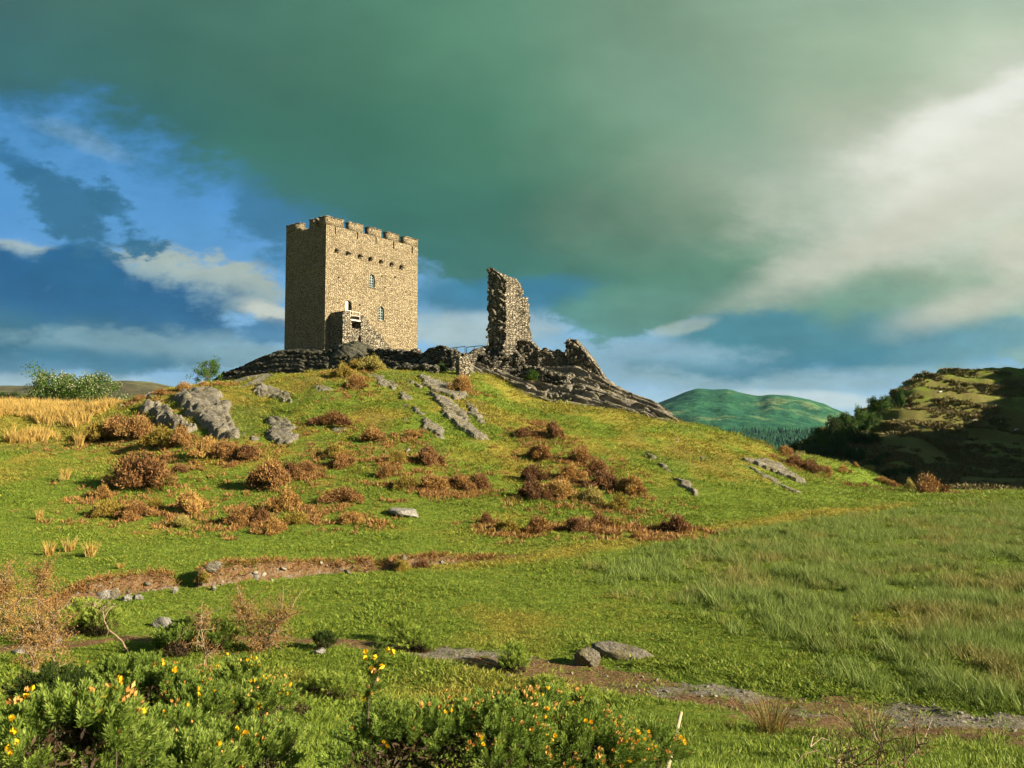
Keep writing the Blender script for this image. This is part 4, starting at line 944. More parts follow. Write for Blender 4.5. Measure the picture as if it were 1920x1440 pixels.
# forebuilding with the outside stair
FY = -2.1
def prism(poly_px, y0, y1, name, mat, parent=tower, pl=None):
    pts = [loc(a, b, y0 if pl is None else pl) for a, b in poly_px]; n = len(pts)
    v = [(x, y0, z) for x, z in pts]+[(x, y1, z) for x, z in pts]
    f = [tuple(range(n)), tuple(range(2*n-1, n-1, -1))]+[(i, i+n, (i+1) % n+n, (i+1) % n) for i in range(n)]
    return mesh(name, np.array(v), f, mat, parent)
def rough_block(poly_px, y0, y1, name, mat, seed=0, amp=.13, res=.16):
    """forebuilding masonry: face cut out of a stone-by-stone displaced sheet"""
    pts = np.array([loc(a, b, y0) for a, b in poly_px]); x0, z0 = pts.min(0); x1, z1 = pts.max(0)
    X, Z = np.meshgrid(np.arange(x0, x1+res, res), np.arange(z0, z1+res, res)); ins = np.zeros(X.shape, bool); n = len(pts)
    for i in range(n):
        a, b = pts[i], pts[(i+1) % n]
        ins ^= ((a[1] > Z) != (b[1] > Z)) & (X < (b[0]-a[0])*(Z-a[1])/(b[1]-a[1]+1e-12)+a[0])
    row = np.floor(Z/.22); cm = np.floor(X/.42+_h(row, row*0, row*0, seed)*3); st = _h(cm, row, row*0, seed+1)
    Y = y0-(st-.3)*amp*2
    a_ = Acc(); v = np.stack([X, Y, Z], -1).reshape(-1, 3); f = grid_faces(*X.shape); k = ins.ravel()[f].sum(1) >= 2
    a_.add(v, f[k]); vb = v.copy(); vb[:, 1] = y1; a_.add(vb, f[k][:, ::-1])
    # sides along boundary edges
    e = {}
    for q in f[k]:
        for i in range(4):
            s = (int(q[i]), int(q[(i+1) % 4])); 
            if (s[1], s[0]) in e: del e[(s[1], s[0])]
            else: e[s] = 1
    sv = []; sf = []
    for s0, s1 in e: b0 = len(sv); sv += [v[s0], v[s1], vb[s1], vb[s0]]; sf.append((b0+3, b0+2, b0+1, b0))
    a_.add(np.array(sv), np.array(sf)); return a_.build(name, mat, tower)
rough_block([(643,586),(650,583),(656,586),(657.5,660),(643,660)], FY, -.004, 'stair_pier', M_RUIN, 3)
rough_block([(656.5,617),(677,616),(700,660),(656,660)], FY+.25, -.006, 'stair_base', M_RUIN, 5)
rough_block([(676,589),(679,591),(712,628),(736,657),(736,662),(678,662)], FY+.05, -.008, 'staircase', M_RUIN, 7)
prism([(656,597.5),(677,601),(677,603.5),(656,600)], FY-.02, -.01, 'landing', M_RAIL)
lr = Acc()
def q3(px, py, y=FY): x, z = loc(px, py, y); return (x, y, z)
for a, b, c in ((656.5, 582, 600), (674.5, 587, 602)): lr.tube([q3(a, b), q3(a, c)], .045)
lr.tube([q3(649, 581.5), q3(675, 587)], .04); lr.tube([q3(656, 590), q3(675, 594)], .035)
lr.tube([q3(656.5, 582), (q3(656.5, 582)[0], -.05, q3(656.5, 582)[2])], .04)
lr.build('handrail', M_RAIL, tower)
# dark rocky mound that hides the foot of the stair
def mound():
    c = P(672, 662, 81.5); n = 70; t = np.linspace(-1, 1, n); X, Y = np.meshgrid(t, t); r = np.hypot(X, Y)
    Zm = np.clip(1-r**2, 0, 1)**.6*2.55*(1-.25*X); xs = X*3.0; ys = Y*2.2
    Zm = Zm+(strata(xs+c[0], ys+c[1], Zm, .9, 9))*.5*(r < 1)-.8
    return mesh('boulder', np.stack([xs, ys, Zm], -1).reshape(-1, 3), grid_faces(n, n), M_ROCKD), c
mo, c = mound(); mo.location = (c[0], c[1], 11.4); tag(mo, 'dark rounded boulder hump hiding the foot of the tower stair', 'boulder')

# ---------------------------------------------------------------- air
hz = Acc(); hz.box(-3400, 3400, -3400, 3400, -62, 420)
m, n = newmat('haze'); pv = n.add('ShaderNodeVolumePrincipled', None, {'Density': 0.000035, 'Color': (.35, .72, .95, 1), 'Anisotropy': 0.2}); n.add('ShaderNodeOutputMaterial', None, {'Volume': pv.outputs[0]})
o = hz.build('haze', m); tag(o, kind='stuff'); HAZE = True

# ---------------------------------------------------------------- vegetation: prototypes
def rdir(r, n, up=.3):
    v = r.normal(size=(n, 3)); v /= np.linalg.norm(v, axis=1)[:, None]; v[:, 2] = np.abs(v[:, 2])*.8+up*.3
    return v/np.linalg.norm(v, axis=1)[:, None]
def shrub_proto(seed, mat, n=5200, lumps=9, wide=1.0, leaf=(.05, .12)):
    """unit shrub: half width 1, height about 1; leafy sprays over a heap of lumps, bare twigs between"""
    r = np.random.default_rng(seed); root = bpy.data.objects.new('shrub', None)
    C = []; 
    for i in range(lumps):
        a = r.uniform(0, 2*math.pi); q = r.uniform(.0, .85); rad = r.uniform(.16, .40)*(1-.35*q)
        C.append((math.cos(a)*q, math.sin(a)*q, r.uniform(.0, .55)*(1-q*.75), rad))
    C.append((0, 0, .2, .5)); a = Acc(); per = n//len(C)
    for cx, cy, cz, rad in C:
        d = rdir(r, per, .0); sh = rad*(1+.35*(fbm(d[:, 0]*3+cx*9, d[:, 1]*3, d[:, 2]*3, 3, seed)-.5)*2)
        sh *= r.uniform(.45, 1.3, per)**.8
        b = np.stack([cx, cy, cz])+d*sh[:, None]*np.array([1, 1, 1.0]); b[:, 2] = np.clip(b[:, 2], -.02, 9)
        dv = d*.7+r.normal(size=(per, 3))*.5+np.array([0, 0, .35])
        # a few tones per lump so that the shrub is mottled
        t = np.clip(r.normal(.5+r.uniform(-.22, .22), .26, per), 0, 1)
        a.leaves(b, dv, r.uniform(leaf[0], leaf[1], per), r.uniform(.02, .042, per), r, t)
    st = Acc()
    for i in range(16):
        c = C[i % len(C)]; e = np.array([c[0], c[1], c[2]+c[3]*r.uniform(.5, 1.1)])+r.normal(size=3)*.08
        s = np.array([e[0]*.6, e[1]*.6, -.08]); m = (s+e)/2+r.normal(size=3)*.07
        st.tube([s, m, e], [.016, .011, .004], 4, r.random()*.6)
    return a, st, mat
class Proto:
    """kept as mesh data; every placement is objects of its own sharing it"""
    def __init__(s, parts): s.parts = parts; s.me = {}
    def place(s, name, loc, rz, scale, label, cat, group=None, mats=None):
        o = bpy.data.objects.new(name, None); COL.objects.link(o); o.location = tuple(float(q) for q in loc)
        o.rotation_euler = (0, 0, rz); o.scale = scale; tag(o, label, cat, group)
        for pn, acc, mat in s.parts:
            mm = (mats or {}).get(pn, mat); key = (pn, mm.name)
            if key not in s.me:
                p = acc.build(pn, mm, o); s.me[key] = p.data
            else:
                p = bpy.data.objects.new(pn, s.me[key]); COL.objects.link(p); p.parent = o
            if pn == 'stems': p['kind'] = 'stuff'
        return o
SHR = []
M_BRACK = leafmat('bracken_mix', [(.08,.065,.03), (.17,.11,.05), (.13,.14,.035), (.22,.17,.07)], 0)
for i in range(6):
    a, st, _ = shrub_proto(100+i, None, 7500 if i < 4 else 6000, 13+i, leaf=(.05, .13)); SHR.append(Proto([('foliage', a, M_RUST), ('stems', st, M_STEM)]))
KM = {'r': M_RUST, 'd': M_DARKRUST, 'o': M_OLIVE, 'p': M_PALE, 'g': M_TREE, 'n': M_ORANGE}
SHRUBS = [
 (184,828,62,42,'o','brown-green scrub at the left end of the long thicket, next to the golden grass'),
 (222,826,66,50,'r','tall dull rust shrub with bleached bare branches in the long thicket'),
 (262,822,58,46,'r','rust shrub in the long thicket just under the broken boulder ridge'),
 (302,838,62,42,'o','olive green shrub in the long thicket between two rust ones'),
 (340,838,48,38,'r','last rust shrub of the long thicket below the furrowed slab'),
 (388,860,66,42,'n','bright rust shrub right below the furrowed slab'),
 (425,862,56,40,'r','rust shrub at the middle of the row right of the furrowed slab'),
 (460,863,46,32,'d','dark rust shrub ending the row below the furrowed slab on its right'),
 (258,918,120,72,'d','widest dark brown gorse bush, on the open slope at the left'),
 (312,862,34,18,'r','small rust tuft shrub just above the widest dark bush'),
 (335,888,36,18,'d','flat little dark shrub touching the right side of the widest dark bush'),
 (196,938,38,32,'n','small orange-brown shrub below the left end of the widest dark bush'),
 (212,968,62,36,'o','olive brown shrub lowest left in the big cluster'),
 (256,972,58,34,'r','rust shrub in the lower row of the left cluster, between olive and rust ones'),
 (290,958,44,26,'o','low olive shrub in the middle of the left cluster'),
 (352,962,78,46,'n','broad orange-brown shrub at the right end of the left cluster'),
 (338,990,44,24,'p','pale straw-coloured tangle under the broad orange-brown shrub'),
 (508,916,94,58,'r','round rust bush with a long shadow, below the oval slab'),
 (548,896,48,34,'d','dark shrub joined to the round rust bush on its upper right'),
 (575,890,42,28,'r','small rust shrub ending the chain right of the round rust bush'),
 (452,986,62,42,'r','rust shrub with dark hollow left of the bushy pair low on the slope'),
 (492,984,50,34,'d','dark rust shrub in the middle of the low cluster under the round rust bush'),
 (540,960,66,44,'n','orange shrub topping the low cluster under the round rust bush'),
 (508,1002,58,34,'n','lowest orange tangle of the low cluster, closest to the eroded bank'),
 (548,984,50,28,'o','thin twiggy shrub at the right edge of the low cluster'),
 (642,943,68,33,'r','neat oval rust shrub alone on the open green, left of the angular slab'),
 (656,983,48,26,'n','small orange shrub alone just below the neat oval one'),
 (626,799,66,30,'d','dark rust shrub among stones on the upper slope under the tower'),
 (697,831,60,30,'r','rust shrub with a strip of shade, right of the dark one among stones'),
 (632,858,56,28,'o','olive brown shrub above the mid slope rust one'),
 (648,876,50,32,'r','mid slope rust shrub centred under the tower front'),
 (714,868,18,12,'r','tiny rust sprig shrub at mid slope between larger bushes'),
 (746,870,36,28,'o','small upright olive shrub left of the tall dark rust one'),
 (800,872,58,40,'d','tall dark rust shrub with a bright stone at its foot'),
 (727,898,46,28,'r','rust shrub starting the mid slope belt below the small upright olive one'),
 (757,917,56,28,'o','olive rust shrub low in the left half of the mid slope belt'),
 (812,920,60,34,'n','orange rust shrub in the centre of the mid slope belt'),
 (862,920,50,36,'r','rust shrub in the right half of the mid slope belt'),
 (900,920,48,36,'d','dark rust shrub ending the mid slope belt on the right'),
 (772,822,40,16,'n','flat rust patch shrub left of the grey tilted slab'),
 (644,712,42,30,'o','round olive brown bush near the crest below the tower front'),
 (664,731,44,32,'r','rust bush just below the olive one near the crest'),
 (672,697,36,26,'o','yellow-green bush left half of the pale clump at the crest'),
 (700,696,58,32,'p','pale yellow bush at the crest in front of the dark wall'),
 (869,737,44,36,'n','orange-red bush at the foot of the square stone pier'),
 (1036,822,38,36,'d','dark red-brown bush high on the slope under the sunlit crag'),
 (1014,800,22,12,'r','small rust sprig left above the dark red-brown bush'),
 (984,822,42,22,'d','flat dark shrub left of the dark red-brown bush'),
 (1012,863,56,34,'r','rust shrub above the big bramble-like thicket on its left'),
 (1000,905,52,36,'d','dark rust shrub on the upper left of the big thicket'),
 (1090,868,40,34,'r','rust shrub at the very top of the big thicket'),
 (1122,893,60,36,'d','dark rust shrub in the upper right of the big thicket'),
 (1070,900,56,30,'n','orange rust shrub in the upper middle of the big thicket'),
 (1128,918,66,40,'d','dark rust shrub at the heart of the big thicket'),
 (1180,926,58,40,'n','orange rust shrub on the right tip of the big thicket'),
 (1000,938,54,42,'d','dark hollow shrub at the lower left corner of the big thicket'),
 (1052,936,64,40,'n','orange shrub low in the middle of the big thicket'),
 (1110,944,54,34,'p','yellowish shrub low in the big thicket'),
 (1163,958,52,32,'o','olive shrub trailing off below the right side of the big thicket'),
 (909,986,28,28,'d','small dome shaped dark rust shrub by itself, right of the angular slab'),
 (950,1000,54,30,'o','olive brown shrub right of the small dome shaped one'),
 (1006,1002,56,38,'r','rust shrub in the low row between olive and dark ones'),
 (1082,998,50,32,'d','darkest shrub in the low row above the foot path'),
 (1122,992,44,34,'d','dark rust shrub touching the right side of the darkest one'),
 (1156,994,44,24,'o','thin olive twigs trailing right from the dark pair in the low row'),
 (1200,1012,40,18,'n','low orange patch shrub near the foot path'),
 (1266,1000,72,40,'d','isolated round dark rust bush at the right end of the low row'),
 (792,1066,26,20,'d','dark rust sprig shrub overhanging the right end of the bank'),
 (752,1072,34,26,'o','green-brown shrub growing in the gap of the eroded bank'),
 (383,1092,28,22,'o','little green-brown shrub on the corner of the bank by the gap'),
 (343,737,38,20,'n','orange bush on the left skyline below the windswept tree'),
 (384,727,26,12,'n','low orange bush at the foot of the windswept tree'),
 (412,727,34,13,'n','low orange bush just right of the windswept tree'),
 (303,742,28,14,'r','small rust bush on the left skyline left of the orange one'),
 (262,752,24,12,'r','tiny rust bush farthest left on the skyline crags'),
 (1737,927,62,40,'r','big round rust bush alone where the meadow meets the shaded hill'),
 (1706,922,24,22,'p','pale yellow shrub tucked against the left of the big round rust bush'),
 (1470,858,36,24,'n','orange-brown shrub where the right flank meets the valley'),
 (1486,876,34,26,'d','dark shrub under the pale little tree in the valley'),
 (1520,888,40,30,'d','dark hollow scrub on the shaded side of the valley mound'),
 (1553,896,20,24,'n','orange-brown shrub at the left of the valley mound'),
 (1580,888,26,16,'n','orange shrub in the middle of the valley mound'),
 (1592,914,16,10,'d','small dark shrub on grass below the valley mound'),
 (1622,915,14,12,'r','small rust shrub right of the dark one below the valley mound'),
 (1588,874,16,9,'p','tiny pale shrub on top of the valley mound'),
 (1604,879,12,13,'n','narrow orange shrub on top of the valley mound'),
 (1630,886,20,14,'p','pale shrub on the right shoulder of the valley mound'),
 (1652,908,34,15,'n','flat orange bracken shrub right of the valley mound'),
 (1672,916,34,13,'r','flat rust bracken shrub next to the valley track end'),
 (826,698,26,20,'g','green bush growing under the humped wall'),
 (905,672,22,12,'g','small green bush at the foot of the ruined tower'),
 (997,714,30,24,'g','bright green bush in a cleft of the sunlit crag'),
 (862,683,16,18,'g','ivy green bush left of the square stone pier'),
 (115,905,18,16,'p','tiny pale shrub in the turf left of the widest dark bush'),
]
r0 = np.random.default_rng(5); SHP = []
for i, (px, py, w, h, k, lab) in enumerate(SHRUBS):
    if lab.startswith(('bright green bush in', 'small green bush', 'ivy green', 'green bush growing')):
        d = {826: 72.5, 905: 78.5, 997: 72.3, 862: 71.5}[px]; p = P(px, py, d)
    else:
        p = hit(px, py-2)
    hw = w/F*p[1]/2*1.3; hh = h/F*p[1]*1.22
    if k in 'rdon' and 31 < p[1] < 72: SHP.append((p[0], p[1], hw))
    SHR[i % 6].place('shrub', (p[0], p[1]+hw*.35, Hs(p[0], p[1]+hw*.35)-.05 if d is None or k != 'g' else p[2]-.1) if False else (p[0], p[1], p[2]-.06),
        r0.uniform(0, 6.28), (hw, hw*r0.uniform(.75, .95), hh), lab, 'shrub', 'shrubs scattered over the castle hill', {'foliage': KM[k]})

# trees
def limb(st, r, s, d, L, rad, depth, tips):
    n = 4; pts = [s]; dd = d.copy()
    for i in range(n): dd = dd+r.normal(size=3)*.16+np.array([0, 0, .04]); dd /= np.linalg.norm(dd); pts.append(pts[-1]+dd*L/n)
    st.tube(pts, np.linspace(rad, rad*.55, n+1), 5, r.random()); tips.append(pts[-1]); 
    if depth:
        for k in range(r.integers(2, 4)):
            nd = dd+r.normal(size=3)*.55; nd /= np.linalg.norm(nd); limb(st, r, pts[r.integers(2, n+1)], nd, L*r.uniform(.6, .8), rad*.55, depth-1, tips)
def tree_proto(seed, n=5200, lean=(0, 0), flat=.8, bushy=True, mats=(M_TREE, M_BARK), blossom=0, leaf=.045):
    r = np.random.default_rng(seed); st = Acc(); tips = []
    for k in range(4 if bushy else 1):
        a = r.uniform(0, 6.28); d = np.array([math.cos(a)*(.5 if bushy else .08)+lean[0], math.sin(a)*(.4 if bushy else .08)+lean[1], 1.0]); d /= np.linalg.norm(d)
        limb(st, r, np.array([0, 0, -.05]), d, .42, .035 if bushy else .05, 2, tips)
    tips = np.array(tips); lo, hi = tips.min(0), tips.max(0); T = tips-np.array([(lo[0]+hi[0])/2, (lo[1]+hi[1])/2, 0]) if bushy else tips
    T = T.copy(); T[:, :2] *= .78/max(np.abs(T[:, :2]).max(), .01) if bushy else 1; T[:, 2] *= .85/max(T[:, 2].max(), .01)
    if bushy:
        T2 = r.normal(size=(22, 3))*np.array([.42, .42, .16])+np.array([0, 0, .36]); T = np.vstack([T, T2])
    a = Acc(); bl = Acc(); per = n//len(T)
    for c in T:
        rad = r.uniform(.12, .26) if bushy else r.uniform(.12, .22)
        q = r.normal(size=(per, 3)); q /= np.linalg.norm(q, axis=1)[:, None]; q *= rad*r.uniform(.35, 1.1, per)[:, None]; q[:, 2] *= flat
        b = c+q; b[:, 2] = np.clip(b[:, 2], .0, 9); t = np.clip(r.normal(.5+r.uniform(-.2, .2), .2, per), 0, 1)
        a.leaves(b, q+r.normal(size=(per, 3))*rad*.6, r.uniform(.6, 1.3, per)*leaf, r.uniform(.5, .8, per)*leaf, r, t)
        if blossom and c[2] < .75:
            m = q[:, 2]+q[:, 0]*.6-q[:, 1]*.8 > 0; m &= r.random(per) < blossom
            if m.any(): bl.leaves(b[m]*1.03, q[m]+r.normal(size=(m.sum(), 3))*rad*.3, .03, .03, r)
    parts = [('crown', a, mats[0]), ('trunk', st, mats[1])]
    if blossom: parts.append(('blossom', bl, M_BLOSSOM))
    return Proto(parts)
TREES = [tree_proto(31, 8000, leaf=.06), tree_proto(32, 8000, leaf=.06), tree_proto(33, 7000, leaf=.06), tree_proto(34, 7000, leaf=.06)]
HAW = tree_proto(41, 12000, blossom=.42, leaf=.045); WIND = tree_proto(48, 3800, (.5, 0), .45, True, leaf=.055); PALEB = tree_proto(43, 3000, blossom=.9, mats=(M_PALE, M_BARK))
p = P(128, 762, 92); HAW.place('hawthorn_tree', (p[0], p[1], p[2]-.3), .4, (4.6, 4.2, 5.0), 'wide hawthorn tree covered in white blossom behind the golden grass', 'tree')
p = P(12, 760, 95); TREES[1].place('tree', (p[0], p[1], p[2]-.3), 1.4, (1.9, 1.9, 1.9), 'small low green tree at the left edge behind the golden grass', 'tree')
p = P(388, 717, 74); WIND.place('thorn_tree', (p[0], p[1], p[2]-.3), .2, (1.45, 1.3, 2.9), 'windswept thorn tree on the left skyline beside the dark crag', 'tree')
p = P(1497, 864, 83); PALEB.place('tree', (p[0], p[1], p[2]-.2), 0, (.9, .9, 1.3), 'little pale blossoming tree on the valley mound', 'tree')
HT = [
 (1686,727,18,14,150,'m','tiny lone tree on the skyline just left of the hill summit rock'),
 (1652,757,50,26,150,'m','flat topped windblown tree on the skyline of the shaded hill'),
 (1612,768,24,20,146,'m','small tree on the skyline between the windblown tree and the wood'),
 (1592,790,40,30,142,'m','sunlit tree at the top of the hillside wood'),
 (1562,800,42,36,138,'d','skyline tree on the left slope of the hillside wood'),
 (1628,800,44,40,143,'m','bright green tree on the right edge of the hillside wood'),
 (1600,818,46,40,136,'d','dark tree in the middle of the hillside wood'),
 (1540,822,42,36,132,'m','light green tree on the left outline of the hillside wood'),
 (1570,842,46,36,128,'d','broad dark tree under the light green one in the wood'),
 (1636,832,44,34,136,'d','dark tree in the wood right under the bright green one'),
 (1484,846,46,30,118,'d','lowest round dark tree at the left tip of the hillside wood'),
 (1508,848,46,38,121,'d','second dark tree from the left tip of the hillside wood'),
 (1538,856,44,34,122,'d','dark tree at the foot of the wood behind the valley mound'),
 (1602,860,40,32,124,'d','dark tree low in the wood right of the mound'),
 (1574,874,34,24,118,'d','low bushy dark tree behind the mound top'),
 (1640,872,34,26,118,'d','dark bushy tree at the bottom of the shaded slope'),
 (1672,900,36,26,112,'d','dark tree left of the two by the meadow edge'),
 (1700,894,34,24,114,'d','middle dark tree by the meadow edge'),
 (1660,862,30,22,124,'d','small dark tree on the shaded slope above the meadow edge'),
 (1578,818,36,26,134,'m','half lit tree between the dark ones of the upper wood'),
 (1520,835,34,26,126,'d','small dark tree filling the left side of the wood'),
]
for i, (px, py, w, h, d, k, lab) in enumerate(HT):
    p = P(px, py, d); zg = Hs(p[0], p[1]); hh = max(h/F*d*.8, P(px, py-h*.85, d)[2]-zg)*.92
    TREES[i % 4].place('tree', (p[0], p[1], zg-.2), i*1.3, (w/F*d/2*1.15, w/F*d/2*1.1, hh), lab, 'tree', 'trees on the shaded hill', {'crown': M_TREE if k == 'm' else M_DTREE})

# sheep resting on the shaded hill
def sheep_mesh():
    n, m = 18, 12; t = np.linspace(0, 1, n); prof_ = np.interp(t, [0, .06, .25, .6, .8, .88, .95, 1], [.02, .2, .3, .29, .16, .12, .10, .02])
    zc = np.interp(t, [0, .25, .6, .8, 1], [.33, .34, .36, .55, .56]); an = np.arange(m)/m*6.283
    v = np.stack([np.repeat((t-.5)[:, None]*1.35, m, 1), np.cos(an)[None]*prof_[:, None], zc[:, None]+np.sin(an)[None]*prof_[:, None]*.95], -1).reshape(-1, 3)
    a = Acc(); a.add(v, grid_faces(n, m, True), .5)
    return a
def sheep_leg(x, y):
    a = Acc(); a.tube([(x, y, .2), (x+.1, y*1.2, .06), (x-.12, y*1.25, .03)], [.06, .045, .03], 5); return a
SP = Proto([('body', sheep_mesh(), M_WOOL), ('leg', sheep_leg(.3, .18), M_FACE), ('leg_', sheep_leg(-.35, -.18), M_FACE)])
for i, (px, py, lab) in enumerate([(1763,740,'white sheep lying on lit grass below the summit rocks'), (1797,725,'white sheep standing out against the dark summit cliff'), (1847,731,'white sheep highest on the right, near the top of the hill'),
    (1821,793,'left one of two sheep lying side by side in shade'), (1830,793,'right one of two sheep lying side by side in shade'), (1875,788,'upper sheep of the pair near the right edge'),
    (1877,798,'lower sheep of the pair near the right edge'), (1906,809,'sheep lying farthest to the right on the shaded hill'), (1774,908,'single sheep at the foot of the shaded hill by the meadow')]):
    p = hit(px, py, 95); s = SP.place('sheep', (p[0], p[1], p[2]-.12), i*.9, (.62, .62, .62), lab, 'sheep', 'sheep on the shaded hill')
    for c in s.children:
        if c.name.startswith('leg_'): c.name = 'leg'

# ---------------------------------------------------------------- stuff scattered by geometry nodes
def protoset(name, builders, mat):
    c = bpy.data.collections.new(name)
    for b in builders:
        o = b.build(name+'_blades', mat); COL.objects.unlink(o); c.objects.link(o)
    return c
def scatter(name, pos, scale, rot, dryv, coll, label=None, cat=None, tilt=None):
    n = len(pos); me = bpy.data.meshes.new(name); me.vertices.add(n); me.vertices.foreach_set('co', np.asarray(pos, np.float32).ravel())
    for k, a, t, key in (('scl', scale, 'FLOAT_VECTOR', 'vector'), ('rot', rot, 'FLOAT_VECTOR', 'vector'), ('dryv', dryv, 'FLOAT', 'value')):
        at = me.attributes.new(k, t, 'POINT'); at.data.foreach_set(key, np.asarray(a, np.float32).ravel())
    o = bpy.data.objects.new(name, me); COL.objects.link(o); tag(o, label, cat, kind='stuff')
    g = bpy.data.node_groups.new(name, 'GeometryNodeTree'); g.interface.new_socket('Geometry', in_out='INPUT', socket_type='NodeSocketGeometry'); g.interface.new_socket('Geometry', in_out='OUTPUT', socket_type='NodeSocketGeometry')
    N = g.nodes; L = g.links; gi = N.new('NodeGroupInput'); go = N.new('NodeGroupOutput'); ci = N.new('GeometryNodeCollectionInfo')
    ci.inputs['Collection'].default_value = coll; ci.inputs['Separate Children'].default_value = True; ci.inputs['Reset Children'].default_value = True
    ip = N.new('GeometryNodeInstanceOnPoints'); ip.inputs['Pick Instance'].default_value = True
    def na(nm):
        a = N.new('GeometryNodeInputNamedAttribute'); a.data_type = 'FLOAT_VECTOR'; a.inputs[0].default_value = nm; return a.outputs[0]
    L.new(gi.outputs[0], ip.inputs['Points']); L.new(ci.outputs[0], ip.inputs['Instance']); L.new(na('rot'), ip.inputs['Rotation']); L.new(na('scl'), ip.inputs['Scale']); L.new(ip.outputs[0], go.inputs[0])
    mo = o.modifiers.new('scatter', 'NODES'); mo.node_group = g; return o
def tuft(seed, n, h, spread, w, lean=.5, curve=.3, tint=(.1, .9)):
    """n bent blades, each two quads"""
    r = np.random.default_rng(seed); a = Acc(); an = r.uniform(0, 6.283, n); q = r.uniform(0, 1, n)**.6*spread
    b = np.stack([np.cos(an)*q, np.sin(an)*q, np.full(n, -.01)], 1); L = h*r.uniform(.55, 1.05, n)
    d = np.stack([np.cos(an)*lean*r.uniform(0, 1, n), np.sin(an)*lean*r.uniform(0, 1, n), np.ones(n)], 1)+r.normal(size=(n, 3))*.12
    d /= np.linalg.norm(d, axis=1)[:, None]; m = b+d*L[:, None]*.55; d2 = d+np.stack([np.cos(an)*curve, np.sin(an)*curve, np.full(n, -.1)], 1); d2 /= np.linalg.norm(d2, axis=1)[:, None]; e = m+d2*L[:, None]*.5
    s = np.cross(d, r.normal(size=(n, 3))); s /= np.linalg.norm(s, axis=1)[:, None]; s *= w/2
    v = np.stack([b-s, b+s, m+s*.8, m-s*.8, e], 1).reshape(-1, 3); k = np.arange(n)[:, None]*5
    t = np.repeat(r.uniform(*tint, n), 5); a.add(v, k+np.array([[0, 1, 2, 3]]), t); a.f[3].append(k+np.array([[3, 2, 4]])); return a
rs = np.random.default_rng(99)
def polar(n, r0, r1, pw=0.0, a0=-36, a1=36):
    """density falls with distance squared"""
    q = rs.random(n); r = r0*(r1/r0)**q; a = np.radians(rs.uniform(a0, a1, n)); return r*np.sin(a), r*np.cos(a)
def masks(x, y):
    a, b = polydist(x, y, PATH); w = np.interp(b, np.arange(len(PATHW)), PATHW); pm = sstep(1.15, .65, np.abs(a)/w+(fbm(x/.7, y/.7, 0, 4, 43)-.5)*.8)
    c, e = polydist(x, y, BANK); bh = np.interp(e, np.arange(len(BANKH)), BANKH); bm = (bh > .08)*sstep(-.2, .0, c)*sstep(.6, .3, c)
    return pm, bm
def mkrot(n, t=.15): return np.stack([rs.normal(0, t, n), rs.normal(0, t, n), rs.uniform(0, 6.28, n)], 1)
TG = protoset('grass', [tuft(s, 18, .052, .07, .0055, .9, .7) for s in range(4)], M_GRASS)
TM = protoset('turf', [tuft(10+s, 10, .10, .13, .014, .9, .6) for s in range(4)], M_GRASS)
x, y = polar(60000, 1.6, 16); pm, bm = masks(x, y); a_, b_ = polydist(x, y, PATH); w_ = np.interp(b_, np.arange(len(PATHW)), PATHW); lowm = sstep(-3.4, -.8, a_/w_)*sstep(1.5, 4, x)*.82; k = rs.random(len(x)) > np.maximum(np.maximum(pm*.95, bm*.5), lowm*(a_ < 0)); x, y = x[k], y[k]
n = len(x); s = rs.uniform(.6, 1.25, n)*(1+.7*(fbm(x/.8, y/.8, 0, 2, 5) > .56)); scatter('grass', np.stack([x, y, H(x, y)], 1), np.stack([s, s, s*rs.uniform(.6, 1.2, n)], 1), mkrot(n), np.clip(dryness(x, y)+rs.normal(0, .15, n), 0, 1), TG)
x, y = polar(170000, 12, 100); pm, bm = masks(x, y); k = (rs.random(len(x)) > np.maximum(pm*.95, bm*.4)); x, y = x[k], y[k]; z = H(x, y)
n = len(x); s = rs.uniform(.7, 1.3, n)*np.clip(y/26, .8, 2.4)*(1+.5*(fbm(x/1.5, y/1.5, 0, 2, 6) > .57)); scatter('turf', np.stack([x, y, z], 1), np.stack([s, s, s*rs.uniform(.25, .6, n)], 1), mkrot(n), np.clip(dryness(x, y)+rs.normal(.03, .27, n), 0, 1), TM)
# rushes over the meadow on the right
TR = protoset('rushes', [tuft(20+s, 26, .42, .11, .009, .45, .3) for s in range(4)], M_RUSH)
x, y = polar(60000, 9, 62, a0=-4, a1=36); fx = x/y; n1 = fbm(x/2.6, y/2.6, 0, 4, 71); n2 = fbm(x/.8, y/.8, 0, 3, 72)
left = np.interp(y, [9, 13, 16, 20, 26, 32, 40, 48, 62], [.60, .42, .30, .13, .06, .07, .20, .38, .5]); zz_ = H(x, y)
dens = sstep(left-.05, left+.32, fx)*sstep(.47, .64, n1+.22*sstep(.1, .45, fx)*sstep(60, 30, y))*(.15+.85*(n2 > .47)); fl_ = polydist(x, y, FOOT)[0]; dens *= (zz_ < .6)*sstep(62, 50, y)*((fl_ < -1.2) | (y < 27))
a_, b_ = polydist(x, y, PATH); w_ = np.interp(b_, np.arange(len(PATHW)), PATHW); dens *= (a_ > w_*.5)*sstep(w_*.7, w_*1.6, a_)
k = rs.random(len(x)) < dens; x, y, zz_ = x[k], y[k], zz_[k]; n = len(x); s = rs.uniform(.45, 1.05, n)*np.clip(.6+n1[k]*.7, .5, 1.25)
dv = np.clip((fbm(x/2, y/2, 0, 3, 75)-.57)*4+rs.normal(0, .25, n), 0, 1)*.7
scatter('rushes', np.stack([x, y, zz_], 1), np.stack([s*1.1, s*1.1, s*rs.uniform(.6, 1.1, n)], 1), mkrot(n, .12), dv, TR)
